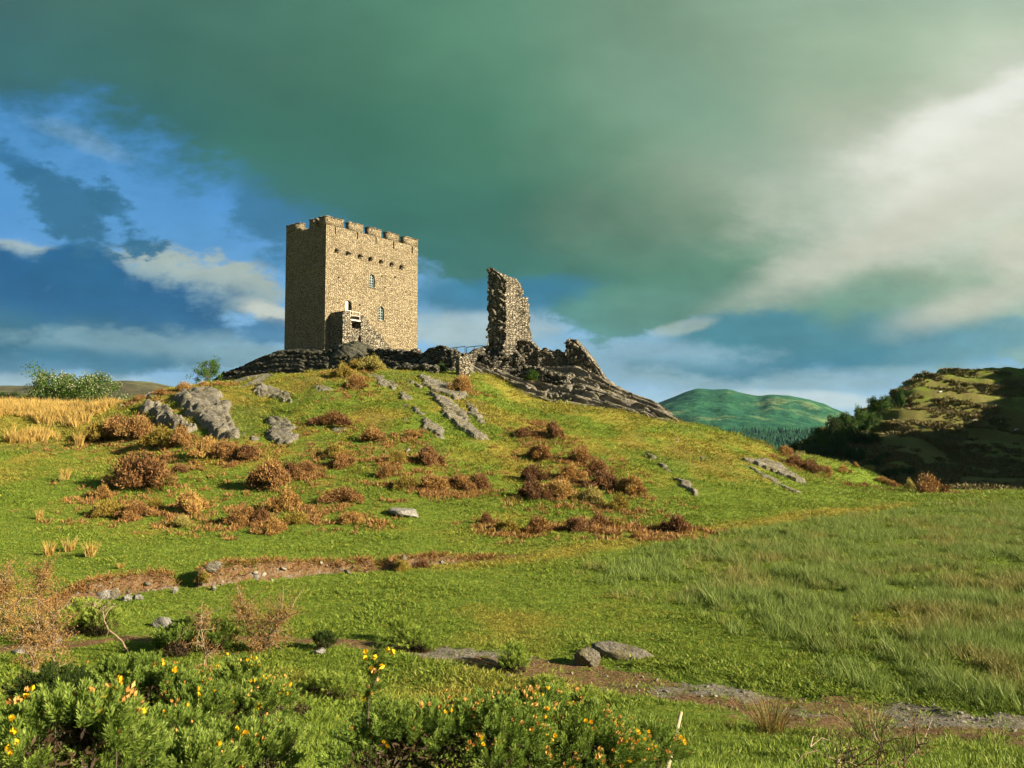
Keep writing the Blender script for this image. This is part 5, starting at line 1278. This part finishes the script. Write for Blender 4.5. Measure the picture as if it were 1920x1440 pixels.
# golden dead grass over the left shoulder
TS = protoset('dry_grass', [tuft(30+s, 34, .5, .22, .022, .4, .35) for s in range(4)], M_STRAW)
x = rs.uniform(-48, -18, 30000); y = rs.uniform(46, 86, 30000); u = x/y; pxx = 960+u*F
zz_ = H(x, y); g1 = fbm(x/4, y/2.6, 0, 3, 81)
lo = np.interp(pxx, [-200, 0, 60, 110, 160, 215], [51, 51.5, 53, 54.5, 58, 62]); band = sstep(lo, lo+1.5, y)*sstep(235, 200, pxx)
gap = 1-sstep(2.2, .9, np.abs(y-(lo+5.5+(fbm(x/3, 0*x, 0, 2, 3)-.5)*3)))*(pxx < 190)*.97
g2 = fbm(x/1.1, y/1.1, 0, 2, 82); k = (rs.random(30000) < band*gap*sstep(.40, .54, g1+.06*(y > 62)+(g2-.5)*.6)) & (pxx > -420); x, y, zz_ = x[k], y[k], zz_[k]; n = len(x); s = rs.uniform(.5, 1.3, n)*(.55+g2[k]*1.1)
scatter('dry_grass', np.stack([x, y, zz_], 1), np.stack([s, s, s*rs.uniform(.5, 1.5, n)], 1), mkrot(n, .16), np.ones(n), TS)
# gravel on the track and at the foot of the bank
import bmesh
def pebble(seed):
    bm = bmesh.new(); bmesh.ops.create_icosphere(bm, subdivisions=2, radius=1); v = np.array([q.co for q in bm.verts]); f = np.array([[q.index for q in t.verts] for t in bm.faces]); bm.free()
    r = np.random.default_rng(seed)
    for nn in r.normal(size=(7, 3)): nn /= np.linalg.norm(nn); v -= np.clip(v@nn-.6, 0, 9)[:, None]*nn
    a = Acc(); a.add(v*np.array([1, .75, .45]), f, r.random()); return a
PB = protoset('gravel', [pebble(s) for s in range(5)], M_GRAV)
x, y = polar(50000, 8, 30); pm, bm = masks(x, y); a_, b_ = polydist(x, y, PATH); w_ = np.interp(b_, np.arange(len(PATHW)), PATHW)
k = rs.random(50000) < pm*np.clip(.26+a_/w_*.45*sstep(2, 6, x)+(fbm(x/1.2, y/1.2, 0, 3, 77)-.5), 0, 1)*.6*sstep(.3, .7, w_); x1, y1 = x[k], y[k]; s1 = np.minimum(rs.exponential(.013, len(x1))+.008, .05)
x, y = polar(60000, 17, 30, a0=-36, a1=5); c, e = polydist(x, y, BANK); bh = np.interp(e, np.arange(len(BANKH)), BANKH); k = rs.random(60000) < (bh > .2)*sstep(-.12, .02, c)*sstep(.3, .12, c)*.28; x2, y2 = x[k], y[k]; s2 = rs.exponential(.026, len(x2))+.012
x, y, s = np.r_[x1, x2], np.r_[y1, y2], np.r_[s1, s2]; n = len(x)
scatter('gravel', np.stack([x, y, H(x, y)+s*.15], 1), np.stack([s, s, s], 1), mkrot(n, .4), np.zeros(n), PB)
# dead grass fringe hanging over the eroded bank
x, y = polar(70000, 17, 30, a0=-36, a1=5); c, e = polydist(x, y, BANK); bh = np.interp(e, np.arange(len(BANKH)), BANKH); k = rs.random(70000) < (bh > .1)*sstep(.0, .2, c)*sstep(.6, .3, c)*.5; x, y = x[k], y[k]; n = len(x)
TF = protoset('bank_fringe', [tuft(40+s, 14, .17, .08, .014, 1.2, .9) for s in range(3)], M_RUST)
s = rs.uniform(.6, 1.3, n); scatter('undergrowth', np.stack([x, y, H(x, y)], 1), np.stack([s, s, s], 1), np.stack([rs.uniform(.2, .9, n), rs.normal(0, .3, n), rs.normal(0, .6, n)], 1), np.ones(n), TF)

SH = np.array(SHP); n = 17000; k = rs.integers(0, len(SH), n)
x = SH[k, 0]+rs.normal(0, 1, n)*SH[k, 2]*1.05; y = SH[k, 1]+rs.normal(0, 1, n)*SH[k, 2]*1.3; q = fbm(x/.9, y/.9, 0, 3, 93) > .47; x, y = x[q], y[q]; n = len(x)
TH = protoset('heather', [tuft(70+s, 26, .19, .15, .028, 1.0, .5) for s in range(4)], M_RUST)
s = rs.uniform(.4, 1.3, n); scatter('heather', np.stack([x, y, H(x, y)], 1), np.stack([s, s, s], 1), mkrot(n, .3), np.ones(n), TH, 'low brown heather and dead bracken between the shrubs', 'heather')
# rough growth on the shaded hill
x, y = polar(60000, 108, 200, a0=12, a1=36); q = (fbm(x/7, y/7, 0, 4, 95)+.5*(fbm(x/2, y/2, 0, 2, 96)-.5) > .5)*(x/y > .33); x, y = x[q], y[q]; n = len(x)
s = rs.uniform(1.0, 3.2, n)*(.6+fbm(x/3, y/3, 0, 2, 97)); scatter('undergrowth', np.stack([x, y, H(x, y)-.05], 1), np.stack([s, s, s*.8], 1), mkrot(n, .2), np.ones(n), protoset('bracken', [tuft(80+s_, 30, .2, .2, .05, 1.0, .5) for s_ in range(4)], M_BRACK), 'rough bracken and low scrub over the shaded hill', 'undergrowth')
# golden tufts one can count
TP = [Proto([('blades', tuft(50+s, 90, 1.0, .28, .035, .35, .3), M_STRAW)]) for s in range(3)]
for i, (px, py, w, h, lab) in enumerate([(92,1042,34,36,'golden grass tuft, left one of the three in the green turf'), (131,1034,32,32,'golden grass tuft, middle one of the three in the green turf'), (170,1044,36,36,'golden grass tuft, right one of the three in the green turf'),
    (74,975,22,26,'faded straw tuft alone between the golden band and the three tufts'), (122,900,24,28,'thin straw tuft on the grass left of the widest dark bush'), (148,838,26,34,'straw tuft hanging at the lower right corner of the golden band'),
    (226,1066,22,14,'flat straw tuft in the turf above the left bank'), (640,690,30,14,'straw tuft at the crest under the dark crag')]):
    p = hit(px, py); sc = h/F*p[1]
    TP[i % 3].place('grass_tuft', (p[0], p[1], p[2]-.02), i*1.1, (w/F*p[1]/1.1, w/F*p[1]/1.1, sc), lab, 'grass tuft', 'golden grass tufts')
RP = [Proto([('blades', tuft(60+s, 150, 1.0, .22, .012, .75, .35), M_RUSH)]) for s in range(2)]
M_RUSHB = leafmat('rush_brown', [(.12,.06,.02), (.22,.13,.04), (.14,.15,.03), (.4,.26,.1)]); M_RUSHG = leafmat('rush_green', [(.06,.09,.02), (.12,.16,.04), (.2,.22,.06), (.3,.22,.08)])
for i, (px, py, w, h, mt, lab) in enumerate([(1445,1372,110,84,M_RUSHB,'large brown rush clump growing on the near edge of the track'), (1635,1392,120,92,M_RUSHG,'loose green rush clump at the near edge of the track, right of the brown one'),
    (1700,1412,80,60,M_RUSHG,'smaller green rush clump between the loose one and the seed heads'), (1370,1364,40,26,M_RUSHB,'low brown rush tuft left of the large brown clump')]):
    p = hit(px, py); q = h/F*p[1]; RP[i % 2].place('rush_clump', (p[0], p[1], p[2]-.02), i, (w/F*p[1]*.75, w/F*p[1]*.75, q), lab, 'rush', None, {'blades': mt})

# ---------------------------------------------------------------- gorse near the camera
def rotmats(d, r):
    d = d/np.linalg.norm(d, axis=1)[:, None]; h = r.normal(size=d.shape); a = np.cross(d, h); a /= np.linalg.norm(a, axis=1)[:, None]; b = np.cross(d, a)
    return np.stack([a, b, d], -1)
def sprig(seed, K=84, L=.070, leaf=.019, w=.0030, rad=.0):
    r = np.random.default_rng(seed); t = r.uniform(0, 1, K)**.7; an = np.arange(K)*2.4; base = np.stack([np.cos(an)*.003, np.sin(an)*.003, t*L], 1)
    out = .95-.55*t; d = np.stack([np.cos(an)*out, np.sin(an)*out, .55+.5*t], 1); d /= np.linalg.norm(d, axis=1)[:, None]; ln = leaf*(1.1-.35*t)*r.uniform(.7, 1.2, K)
    s = np.cross(d, r.normal(size=(K, 3))); s /= np.linalg.norm(s, axis=1)[:, None]; m = base+d*ln[:, None]*.45
    v = np.stack([base, m+s*w/2, base+d*ln[:, None], m-s*w/2], 1); return v.reshape(-1, 3), np.repeat(np.clip(.25+.5*t+r.normal(0, .12, K), 0, 1), 4)
def flower(seed):
    r = np.random.default_rng(seed); v = []
    for k in range(5):
        a = k*1.256+r.uniform(-.2, .2); o = np.array([math.cos(a), math.sin(a), 0]); s = np.array([-math.sin(a), math.cos(a), 0]); L = r.uniform(.013, .018)
        b = np.array([0, 0, 0.]); m = b+o*L*.5+np.array([0, 0, L*.55]); e = b+o*L*.45+np.array([0, 0, L*1.35])
        v += [b, m+s*.0055, e, m-s*.0055]
    return np.array(v), np.repeat(r.uniform(.1, .9, 5), 4)
M_PALEG = leafmat('young_gorse', [(.06,.10,.015), (.16,.24,.03), (.30,.38,.06), (.42,.42,.12)], .3)
M_INNER = leafmat('gorse_dead_shade', [(.018,.012,.006), (.04,.024,.012), (.07,.045,.02)], 0)  # dead brown inner leaves, coloured extra dark to stand for shade in the hollows
def gorse(name, lumps, seed, label, nspr, fy=40, fw=60, size=1.0, mat=None, hollows=()):
    """lumps: centre px, centre py, depth, half width (px), half height (px)"""
    r = np.random.default_rng(seed); L = []
    for px, py, d, rw, rh in lumps:
        d = d or hit(px, py+rh*.8)[1]; c = P(px, py, d); L.append((c, rw/F*d, rw/F*d*.85, rh/F*d))
    c0 = np.mean([l[0] for l in L], 0); g = Hs(c0[0], c0[1]); root = empty(name, (c0[0], c0[1], g-.02), 0, label, 'gorse bush', 'gorse bushes in the near corner')
    O = np.array([c0[0], c0[1], g-.02]); area = np.array([l[1]*l[3]+l[1]*l[2] for l in L]); cnt = (area/area.sum()*nspr).astype(int)
    B = []; D = []
    for (c, a, b, h), k in zip(L, cnt):
        d = r.normal(size=(k, 3)); d /= np.linalg.norm(d, axis=1)[:, None]; d[:, 2] = np.where(d[:, 2] < -.35, -d[:, 2], d[:, 2])
        q = 1+.30*(fbm(d[:, 0]*2.2+c[0]*3, d[:, 1]*2.2, d[:, 2]*2.2, 3, seed)-.5)*2; q = q*np.where(r.random(k) < .3, r.uniform(.45, .8, k), r.uniform(.84, 1.04, k))
        B.append(c+d*np.array([a, b, h])*q[:, None]); D.append(d*.75+np.array([0, 0, .65])+r.normal(size=(k, 3))*.28)
    B = np.concatenate(B); D = np.concatenate(D)
    keep = np.ones(len(B), bool)
    for (c, a, b, h) in L:                                     # drop what sits deep inside another lump
        e = (((B-c)/np.array([a, b, h]))**2).sum(1); keep &= e > .30
    keep &= B[:, 2] > H(B[:, 0], B[:, 1])-.03
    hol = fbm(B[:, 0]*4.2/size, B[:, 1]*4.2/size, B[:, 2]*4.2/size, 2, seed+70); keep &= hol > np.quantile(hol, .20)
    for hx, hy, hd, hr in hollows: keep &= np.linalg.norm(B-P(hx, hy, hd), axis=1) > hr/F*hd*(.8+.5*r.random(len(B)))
    B, D = B[keep], D[keep]; M = rotmats(D, r); acc = Acc()
    for q in range(4):
        v, t = sprig(q); idx = np.arange(len(B)) % 4 == q; Mi = M[idx]; sc = size*r.uniform(.75, 1.25, idx.sum())
        w = np.einsum('nij,kj->nki', Mi, v)*sc[:, None, None]+B[idx][:, None]-O; tn = np.clip(t[None]+r.normal(0, .10, (idx.sum(), 1)), 0, 1)
        acc.v.append(w.reshape(-1, 3)); N_ = idx.sum()*len(v); acc.f[4].append(np.arange(N_).reshape(-1, 4)+acc.n); acc.t.append(tn.ravel()); acc.n += N_
    acc.build('foliage', mat or M_GORSE, root)
    st = Acc()
    for k in r.choice(len(B), min(26, len(B)//6), replace=False):
        e = B[k]-O; gl = Hs(B[k][0], B[k][1])-O[2]; s0 = np.array([e[0]*.8, e[1]*.8, min(gl, e[2]-.05)]); m = (s0+e)/2+r.normal(size=3)*.03; st.tube([s0, m, e], [.006, .004, .002], 4, r.random()*.6)
    st.build('stems', M_BARK, root)['kind'] = 'stuff'
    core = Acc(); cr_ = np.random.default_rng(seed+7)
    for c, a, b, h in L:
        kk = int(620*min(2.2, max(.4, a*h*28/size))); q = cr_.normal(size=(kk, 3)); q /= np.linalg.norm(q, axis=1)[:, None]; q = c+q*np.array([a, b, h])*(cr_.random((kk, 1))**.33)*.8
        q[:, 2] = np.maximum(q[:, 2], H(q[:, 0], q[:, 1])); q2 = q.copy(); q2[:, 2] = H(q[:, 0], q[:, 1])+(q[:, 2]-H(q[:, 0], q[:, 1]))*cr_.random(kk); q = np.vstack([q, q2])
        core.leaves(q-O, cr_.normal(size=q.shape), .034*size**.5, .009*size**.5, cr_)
    core.build('dead_shade_foliage', M_INNER, root)  # dead core in a shade-dark tone, seen through the gaps
    for nm, cn, mt in (('blossom', fy, M_YELLOW), ('withered_blossom', fw, M_WITHER)):
        if not cn: continue
        fa_ = Acc(); up = np.where(D[:, 2]/np.linalg.norm(D, axis=1) > .35)[0]; cl = fbm(B[:, 0]*5, B[:, 1]*5, B[:, 2]*5, 2, seed+5)[up]; up = up[cl > np.quantile(cl, .35)] if len(up) > 40 else up
        for k in r.choice(up, min(cn, len(up)), replace=False):
            for j in range(r.integers(1, 4)):
                v, t = flower(int(k)+j); Mq = rotmats((D[k]+r.normal(size=3)*.5)[None], r)[0]; dn = D[k]/np.linalg.norm(D[k])
                p_ = B[k]-O+dn*.075*size+r.normal(size=3)*.012; fa_.add(v@Mq.T*r.uniform(.55, .95)+p_, np.arange(len(v)).reshape(-1, 4), t)
        fa_.build(nm, mt, root)
    return root
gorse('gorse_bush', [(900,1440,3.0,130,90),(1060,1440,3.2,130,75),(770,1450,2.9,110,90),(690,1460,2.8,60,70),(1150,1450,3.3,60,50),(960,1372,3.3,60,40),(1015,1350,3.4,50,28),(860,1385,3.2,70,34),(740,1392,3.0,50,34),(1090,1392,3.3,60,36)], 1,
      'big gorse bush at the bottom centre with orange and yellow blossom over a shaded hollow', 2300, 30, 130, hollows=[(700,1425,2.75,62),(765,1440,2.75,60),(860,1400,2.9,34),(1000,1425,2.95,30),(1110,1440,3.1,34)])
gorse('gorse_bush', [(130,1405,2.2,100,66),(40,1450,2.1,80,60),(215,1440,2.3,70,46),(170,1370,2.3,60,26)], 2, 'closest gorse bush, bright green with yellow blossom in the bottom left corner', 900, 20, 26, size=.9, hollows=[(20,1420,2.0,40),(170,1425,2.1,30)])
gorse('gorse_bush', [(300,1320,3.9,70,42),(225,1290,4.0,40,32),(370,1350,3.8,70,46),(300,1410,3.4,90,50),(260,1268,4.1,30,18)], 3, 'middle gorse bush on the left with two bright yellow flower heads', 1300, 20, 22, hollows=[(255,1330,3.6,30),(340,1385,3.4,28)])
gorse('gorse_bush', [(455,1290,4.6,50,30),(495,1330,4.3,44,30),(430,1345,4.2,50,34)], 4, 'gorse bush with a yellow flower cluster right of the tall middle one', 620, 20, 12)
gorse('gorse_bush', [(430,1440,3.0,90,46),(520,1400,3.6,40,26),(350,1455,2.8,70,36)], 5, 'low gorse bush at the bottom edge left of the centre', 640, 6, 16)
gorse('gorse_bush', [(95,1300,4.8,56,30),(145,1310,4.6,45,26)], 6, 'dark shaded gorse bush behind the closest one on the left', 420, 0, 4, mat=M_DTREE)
gorse('gorse_bush', [(1195,1385,3.7,34,20),(1215,1420,3.5,50,34)], 7, 'small gorse tip at the right end of the big centre bush', 260, 8, 14)
gorse('gorse_bush', [(957,1238,None,26,18),(968,1252,None,20,10)], 8, 'small yellow-green gorse seedling on the turf above the big centre bush', 200, 0, 0, size=2.2, mat=M_PALEG)
gorse('gorse_bush', [(752,1190,None,16,18),(775,1206,None,24,14),(795,1216,None,14,9)], 9, 'small gorse seedling at the near edge of the track, left of the rock stump', 220, 0, 0, size=2.4, mat=M_PALEG)
gorse('gorse_bush', [(606,1210,None,18,9)], 10, 'dark little gorse seedling at the left edge of the track', 90, 0, 0, size=2.2, mat=M_DTREE)
gorse('gorse_bush', [(362,1195,None,34,26),(400,1204,None,30,22),(335,1216,None,34,18),(310,1206,None,20,14)], 11, 'leafy dark green gorse in front of the grey stone by the track', 620, 0, 0, size=2.6)
gorse('gorse_bush', [(1020,1300,None,30,18),(1090,1318,None,26,14)], 12, 'pale green young gorse behind the big centre bush', 300, 0, 4, size=1.8, mat=M_PALEG)
gorse('gorse_bush', [(640,1300,None,34,20),(596,1290,None,26,16),(560,1330,None,26,14)], 13, 'thin yellow-green gorse left of the flowering spike', 300, 0, 0, size=1.8, mat=M_PALEG)
gorse('gorse_bush', [(150,1165,None,36,26),(196,1172,None,32,22),(120,1180,None,26,20)], 14, 'fresh yellow-green shoots behind the bleached bent branch', 460, 0, 0, size=2.4, mat=M_PALEG)

def flower_spike(px, py0, py1, d, label, seed):
    r = np.random.default_rng(seed); a = P(px-15, py0, d); b = P(px+5, py1, d); g = Hs(a[0], a[1]); O = np.array([a[0], a[1], g]); root = empty('gorse_sprig', O, 0, label, 'gorse sprig')
    st = Acc(); pts = np.array([[0, 0, 0], (a-O)*.6+[0, 0, .0], a-O, ((a+b)/2-O)+[.015, 0, 0], b-O]); st.tube(pts, [.005, .005, .004, .003, .002], 5); st.build('stem', M_BARK, root)
    fo = Acc(); fl = Acc(); wi = Acc()
    for t in np.linspace(-.9, 1, 60):
        p_ = a+(b-a)*t-O; v, tt = sprig(int(abs(t)*100)); M = rotmats((np.array([0, 0, .8])+r.normal(size=3)*.7)[None], r)[0]; fo.add(v@M.T*.7+p_, np.arange(len(v)).reshape(-1, 4), tt)
    for t in (.98, .97, .95, .93, .9, .72, .7, .68, .12, .1): 
        v, tt = flower(int(t*999)); M = rotmats((np.array([0, 0, .5])+r.normal(size=3)*.6)[None], r)[0]; fl.add(v@M.T*1.05+a+(b-a)*t-O+r.normal(size=3)*.022*np.array([1, 1, .3]), np.arange(len(v)).reshape(-1, 4), tt)
    for t in (.6, .5, .42, .35, .3, .22, .75, .05): 
        v, tt = flower(int(t*999)); M = rotmats((np.array([0, 0, .5])+r.normal(size=3)*.6)[None], r)[0]; wi.add(v@M.T*.95+a+(b-a)*t-O+r.normal(size=3)*.018, np.arange(len(v)).reshape(-1, 4), tt)
    fo.build('foliage', M_GORSE, root); fl.build('blossom', M_YELLOW, root); wi.build('withered_blossom', M_WITHER, root)
flower_spike(705, 1310, 1222, 2.9, 'upright gorse sprig with yellow flowers at its tip, left above the big centre bush', 4)

def dead_gorse(stems, label, seed, tips=True, mat=M_ORANGE, dens=70, name='dead_gorse', cat='dead gorse'):
    """stems: list of pixel polylines (px, py, depth, radius)"""
    r = np.random.default_rng(seed); f0 = stems[0][0]
    if name == 'dead_gorse': dn = hit(f0[0], f0[1])[1]; kk = dn/f0[2]; stems = [[(q[0], q[1], q[2]*kk, q[3]*kk*.5) for q in s_] for s_ in stems]
    p0 = P(*stems[0][0][:3]); g = Hs(p0[0], p0[1]); O = np.array([p0[0], p0[1], g]); root = empty(name, O, 0, label, cat, 'dead gorse stems on the left' if name == 'dead_gorse' else None)
    st = Acc(); fo = Acc(); has = False
    for s in stems:
        pts = np.array([P(q[0], q[1], q[2]) for q in s])-O; rad = np.array([q[3] for q in s]); fin_ = np.linspace(0, len(pts)-1, len(pts)*4); pp = np.stack([np.interp(fin_, range(len(pts)), pts[:, k]) for k in range(3)], 1)+r.normal(size=(len(fin_), 3))*.006
        st.tube(pp, np.interp(fin_, range(len(pts)), rad), 5, r.uniform(.4, 1))
        ps = pts_scale(p0)
        for k in range(int(len(pp)*((3.2 if name == 'dead_gorse' else .9) if tips else .8))):
            i = r.integers(0 if tips else len(pp)//2, len(pp)); d = r.normal(size=3)*.8+np.array([0, 0, .6]); d /= np.linalg.norm(d); Lt = r.uniform(.08, .26)*ps; m = pp[i]+d*Lt*.5+r.normal(size=3)*.02; e = m+(d+r.normal(size=3)*.4)*Lt*.5
            st.tube([pp[i], m, e], [.004*ps, .003*ps, .0015*ps], 4, r.random())
            if tips:
                nb = dens//3; has = True; tt = r.random((nb, 1)); q = m+(e-m)*tt*1.15+r.normal(size=(nb, 3))*.022*ps; fo.leaves(q, r.normal(size=(nb, 3))*.7+[0, 0, .6], r.uniform(.016, .032, nb)*ps, .0055*ps, r)
    st.build('stems', M_STEM, root)
    if has: fo.build('dry_foliage', mat, root)
    return root
def pts_scale(p): return max(1.0, p[1]/8.0)
dead_gorse([[(72,1172,7.2,.016),(74,1140,7.2,.014),(70,1105,7.2,.012),(80,1085,7.2,.009),(86,1068,7.2,.006)]], 'tall bare pale stem carrying an orange-brown tuft of dead gorse', 1, dens=160, mat=M_RUST)
dead_gorse([[(60,1290,5.2,.013),(62,1240,5.2,.012),(45,1200,5.2,.01),(36,1150,5.2,.007),(38,1120,5.2,.004)], [(62,1240,5.2,.01),(75,1190,5.2,.008),(58,1150,5.2,.005)]], 'forked dead gorse standing by the smooth oval stone', 2, dens=110)
dead_gorse([[(104,1250,5.6,.011),(98,1215,5.6,.01),(100,1180,5.6,.007),(102,1150,5.6,.004)]], 'slim upright dead gorse stem clothed in rust needles', 3, dens=120, mat=M_RUST)
dead_gorse([[(4,1190,6.2,.012),(10,1150,6.2,.01),(2,1110,6.2,.007),(6,1080,6.2,.004)], [(-10,1160,6.2,.01),(-4,1120,6.2,.006),(14,1090,6.2,.004)]], 'dense brown dead gorse at the left picture edge', 4, dens=150, mat=M_RUST)
dead_gorse([[(240,1224,5.8,.016),(226,1198,5.8,.014),(205,1182,5.8,.013),(196,1165,5.8,.011),(193,1145,5.8,.009),(188,1130,5.8,.005)], [(193,1145,5.8,.006),(178,1138,5.8,.005),(165,1128,5.8,.003)]], 'bleached bent bare branch rising in an S shape', 5, tips=False)
dead_gorse([[(60,1210,5.4,.011),(85,1218,5.4,.01),(105,1230,5.4,.009),(120,1240,5.4,.006)], [(85,1218,5.4,.008),(95,1195,5.4,.007),(80,1165,5.4,.004)], [(0,1200,5.6,.01),(30,1212,5.5,.009),(56,1222,5.4,.007)]], 'fallen pale tangle of bare gorse branches on the ground', 6, dens=50)
dead_gorse([[(382,1260,5.6,.008),(385,1220,5.6,.007),(378,1180,5.6,.006),(378,1150,5.6,.004)]], 'single thin stem with a narrow rust tuft above the leafy gorse', 7, dens=70, mat=M_RUST)
dead_gorse([[(480,1225,6.0,.008),(476,1190,6.0,.007),(468,1160,6.0,.005),(450,1135,6.0,.004)], [(478,1215,6.0,.006),(462,1175,6.0,.005),(445,1150,6.0,.003)]], 'left one of two brown tipped dead gorse plants by the track', 8, dens=110, mat=M_RUST)
dead_gorse([[(490,1222,6.2,.008),(505,1195,6.2,.007),(520,1168,6.2,.005),(528,1145,6.2,.004)], [(500,1205,6.2,.006),(515,1180,6.2,.005),(545,1145,6.2,.003)]], 'right one of two brown tipped dead gorse plants by the track', 9, dens=110, mat=M_RUST)
dead_gorse([[(1640,1460,4.6,.006),(1645,1430,4.6,.005),(1652,1405,4.6,.004),(1650,1390,4.6,.003)]], 'reddish seed head left of the other at the bottom right', 10, dens=60, mat=M_DARKRUST, name='dock_plant', cat='dock plant')
dead_gorse([[(1680,1470,4.5,.006),(1695,1435,4.5,.005),(1712,1410,4.5,.004),(1724,1395,4.5,.003)]], 'reddish seed head leaning right at the bottom right', 11, dens=60, mat=M_DARKRUST, name='dock_plant', cat='dock plant')
dead_gorse([[(1590,1470,4.6,.004),(1570,1430,4.6,.003),(1522,1400,4.6,.002)], [(1580,1460,4.6,.004),(1585,1430,4.6,.003),(1580,1410,4.6,.002)], [(1600,1460,4.6,.004),(1602,1430,4.6,.003),(1600,1412,4.6,.002)]], 'pale green branching weed at the bottom right', 12, dens=30, mat=M_PALE, name='weed', cat='weed')
sk = Acc(); a = P(1253, 1425, 4.6); b = P(1277, 1336, 4.9); g = Hs(a[0], a[1]); sk.tube([a-a-[0.01, 0, .06], (b-a)*.5+[.004, 0, 0], b-a], [.014, .012, .010], 7); o = sk.build('stick', M_WOOD); o.location = tuple(float(q) for q in a)
tag(o, 'single weathered stick standing upright in the turf right of the big gorse', 'stick')
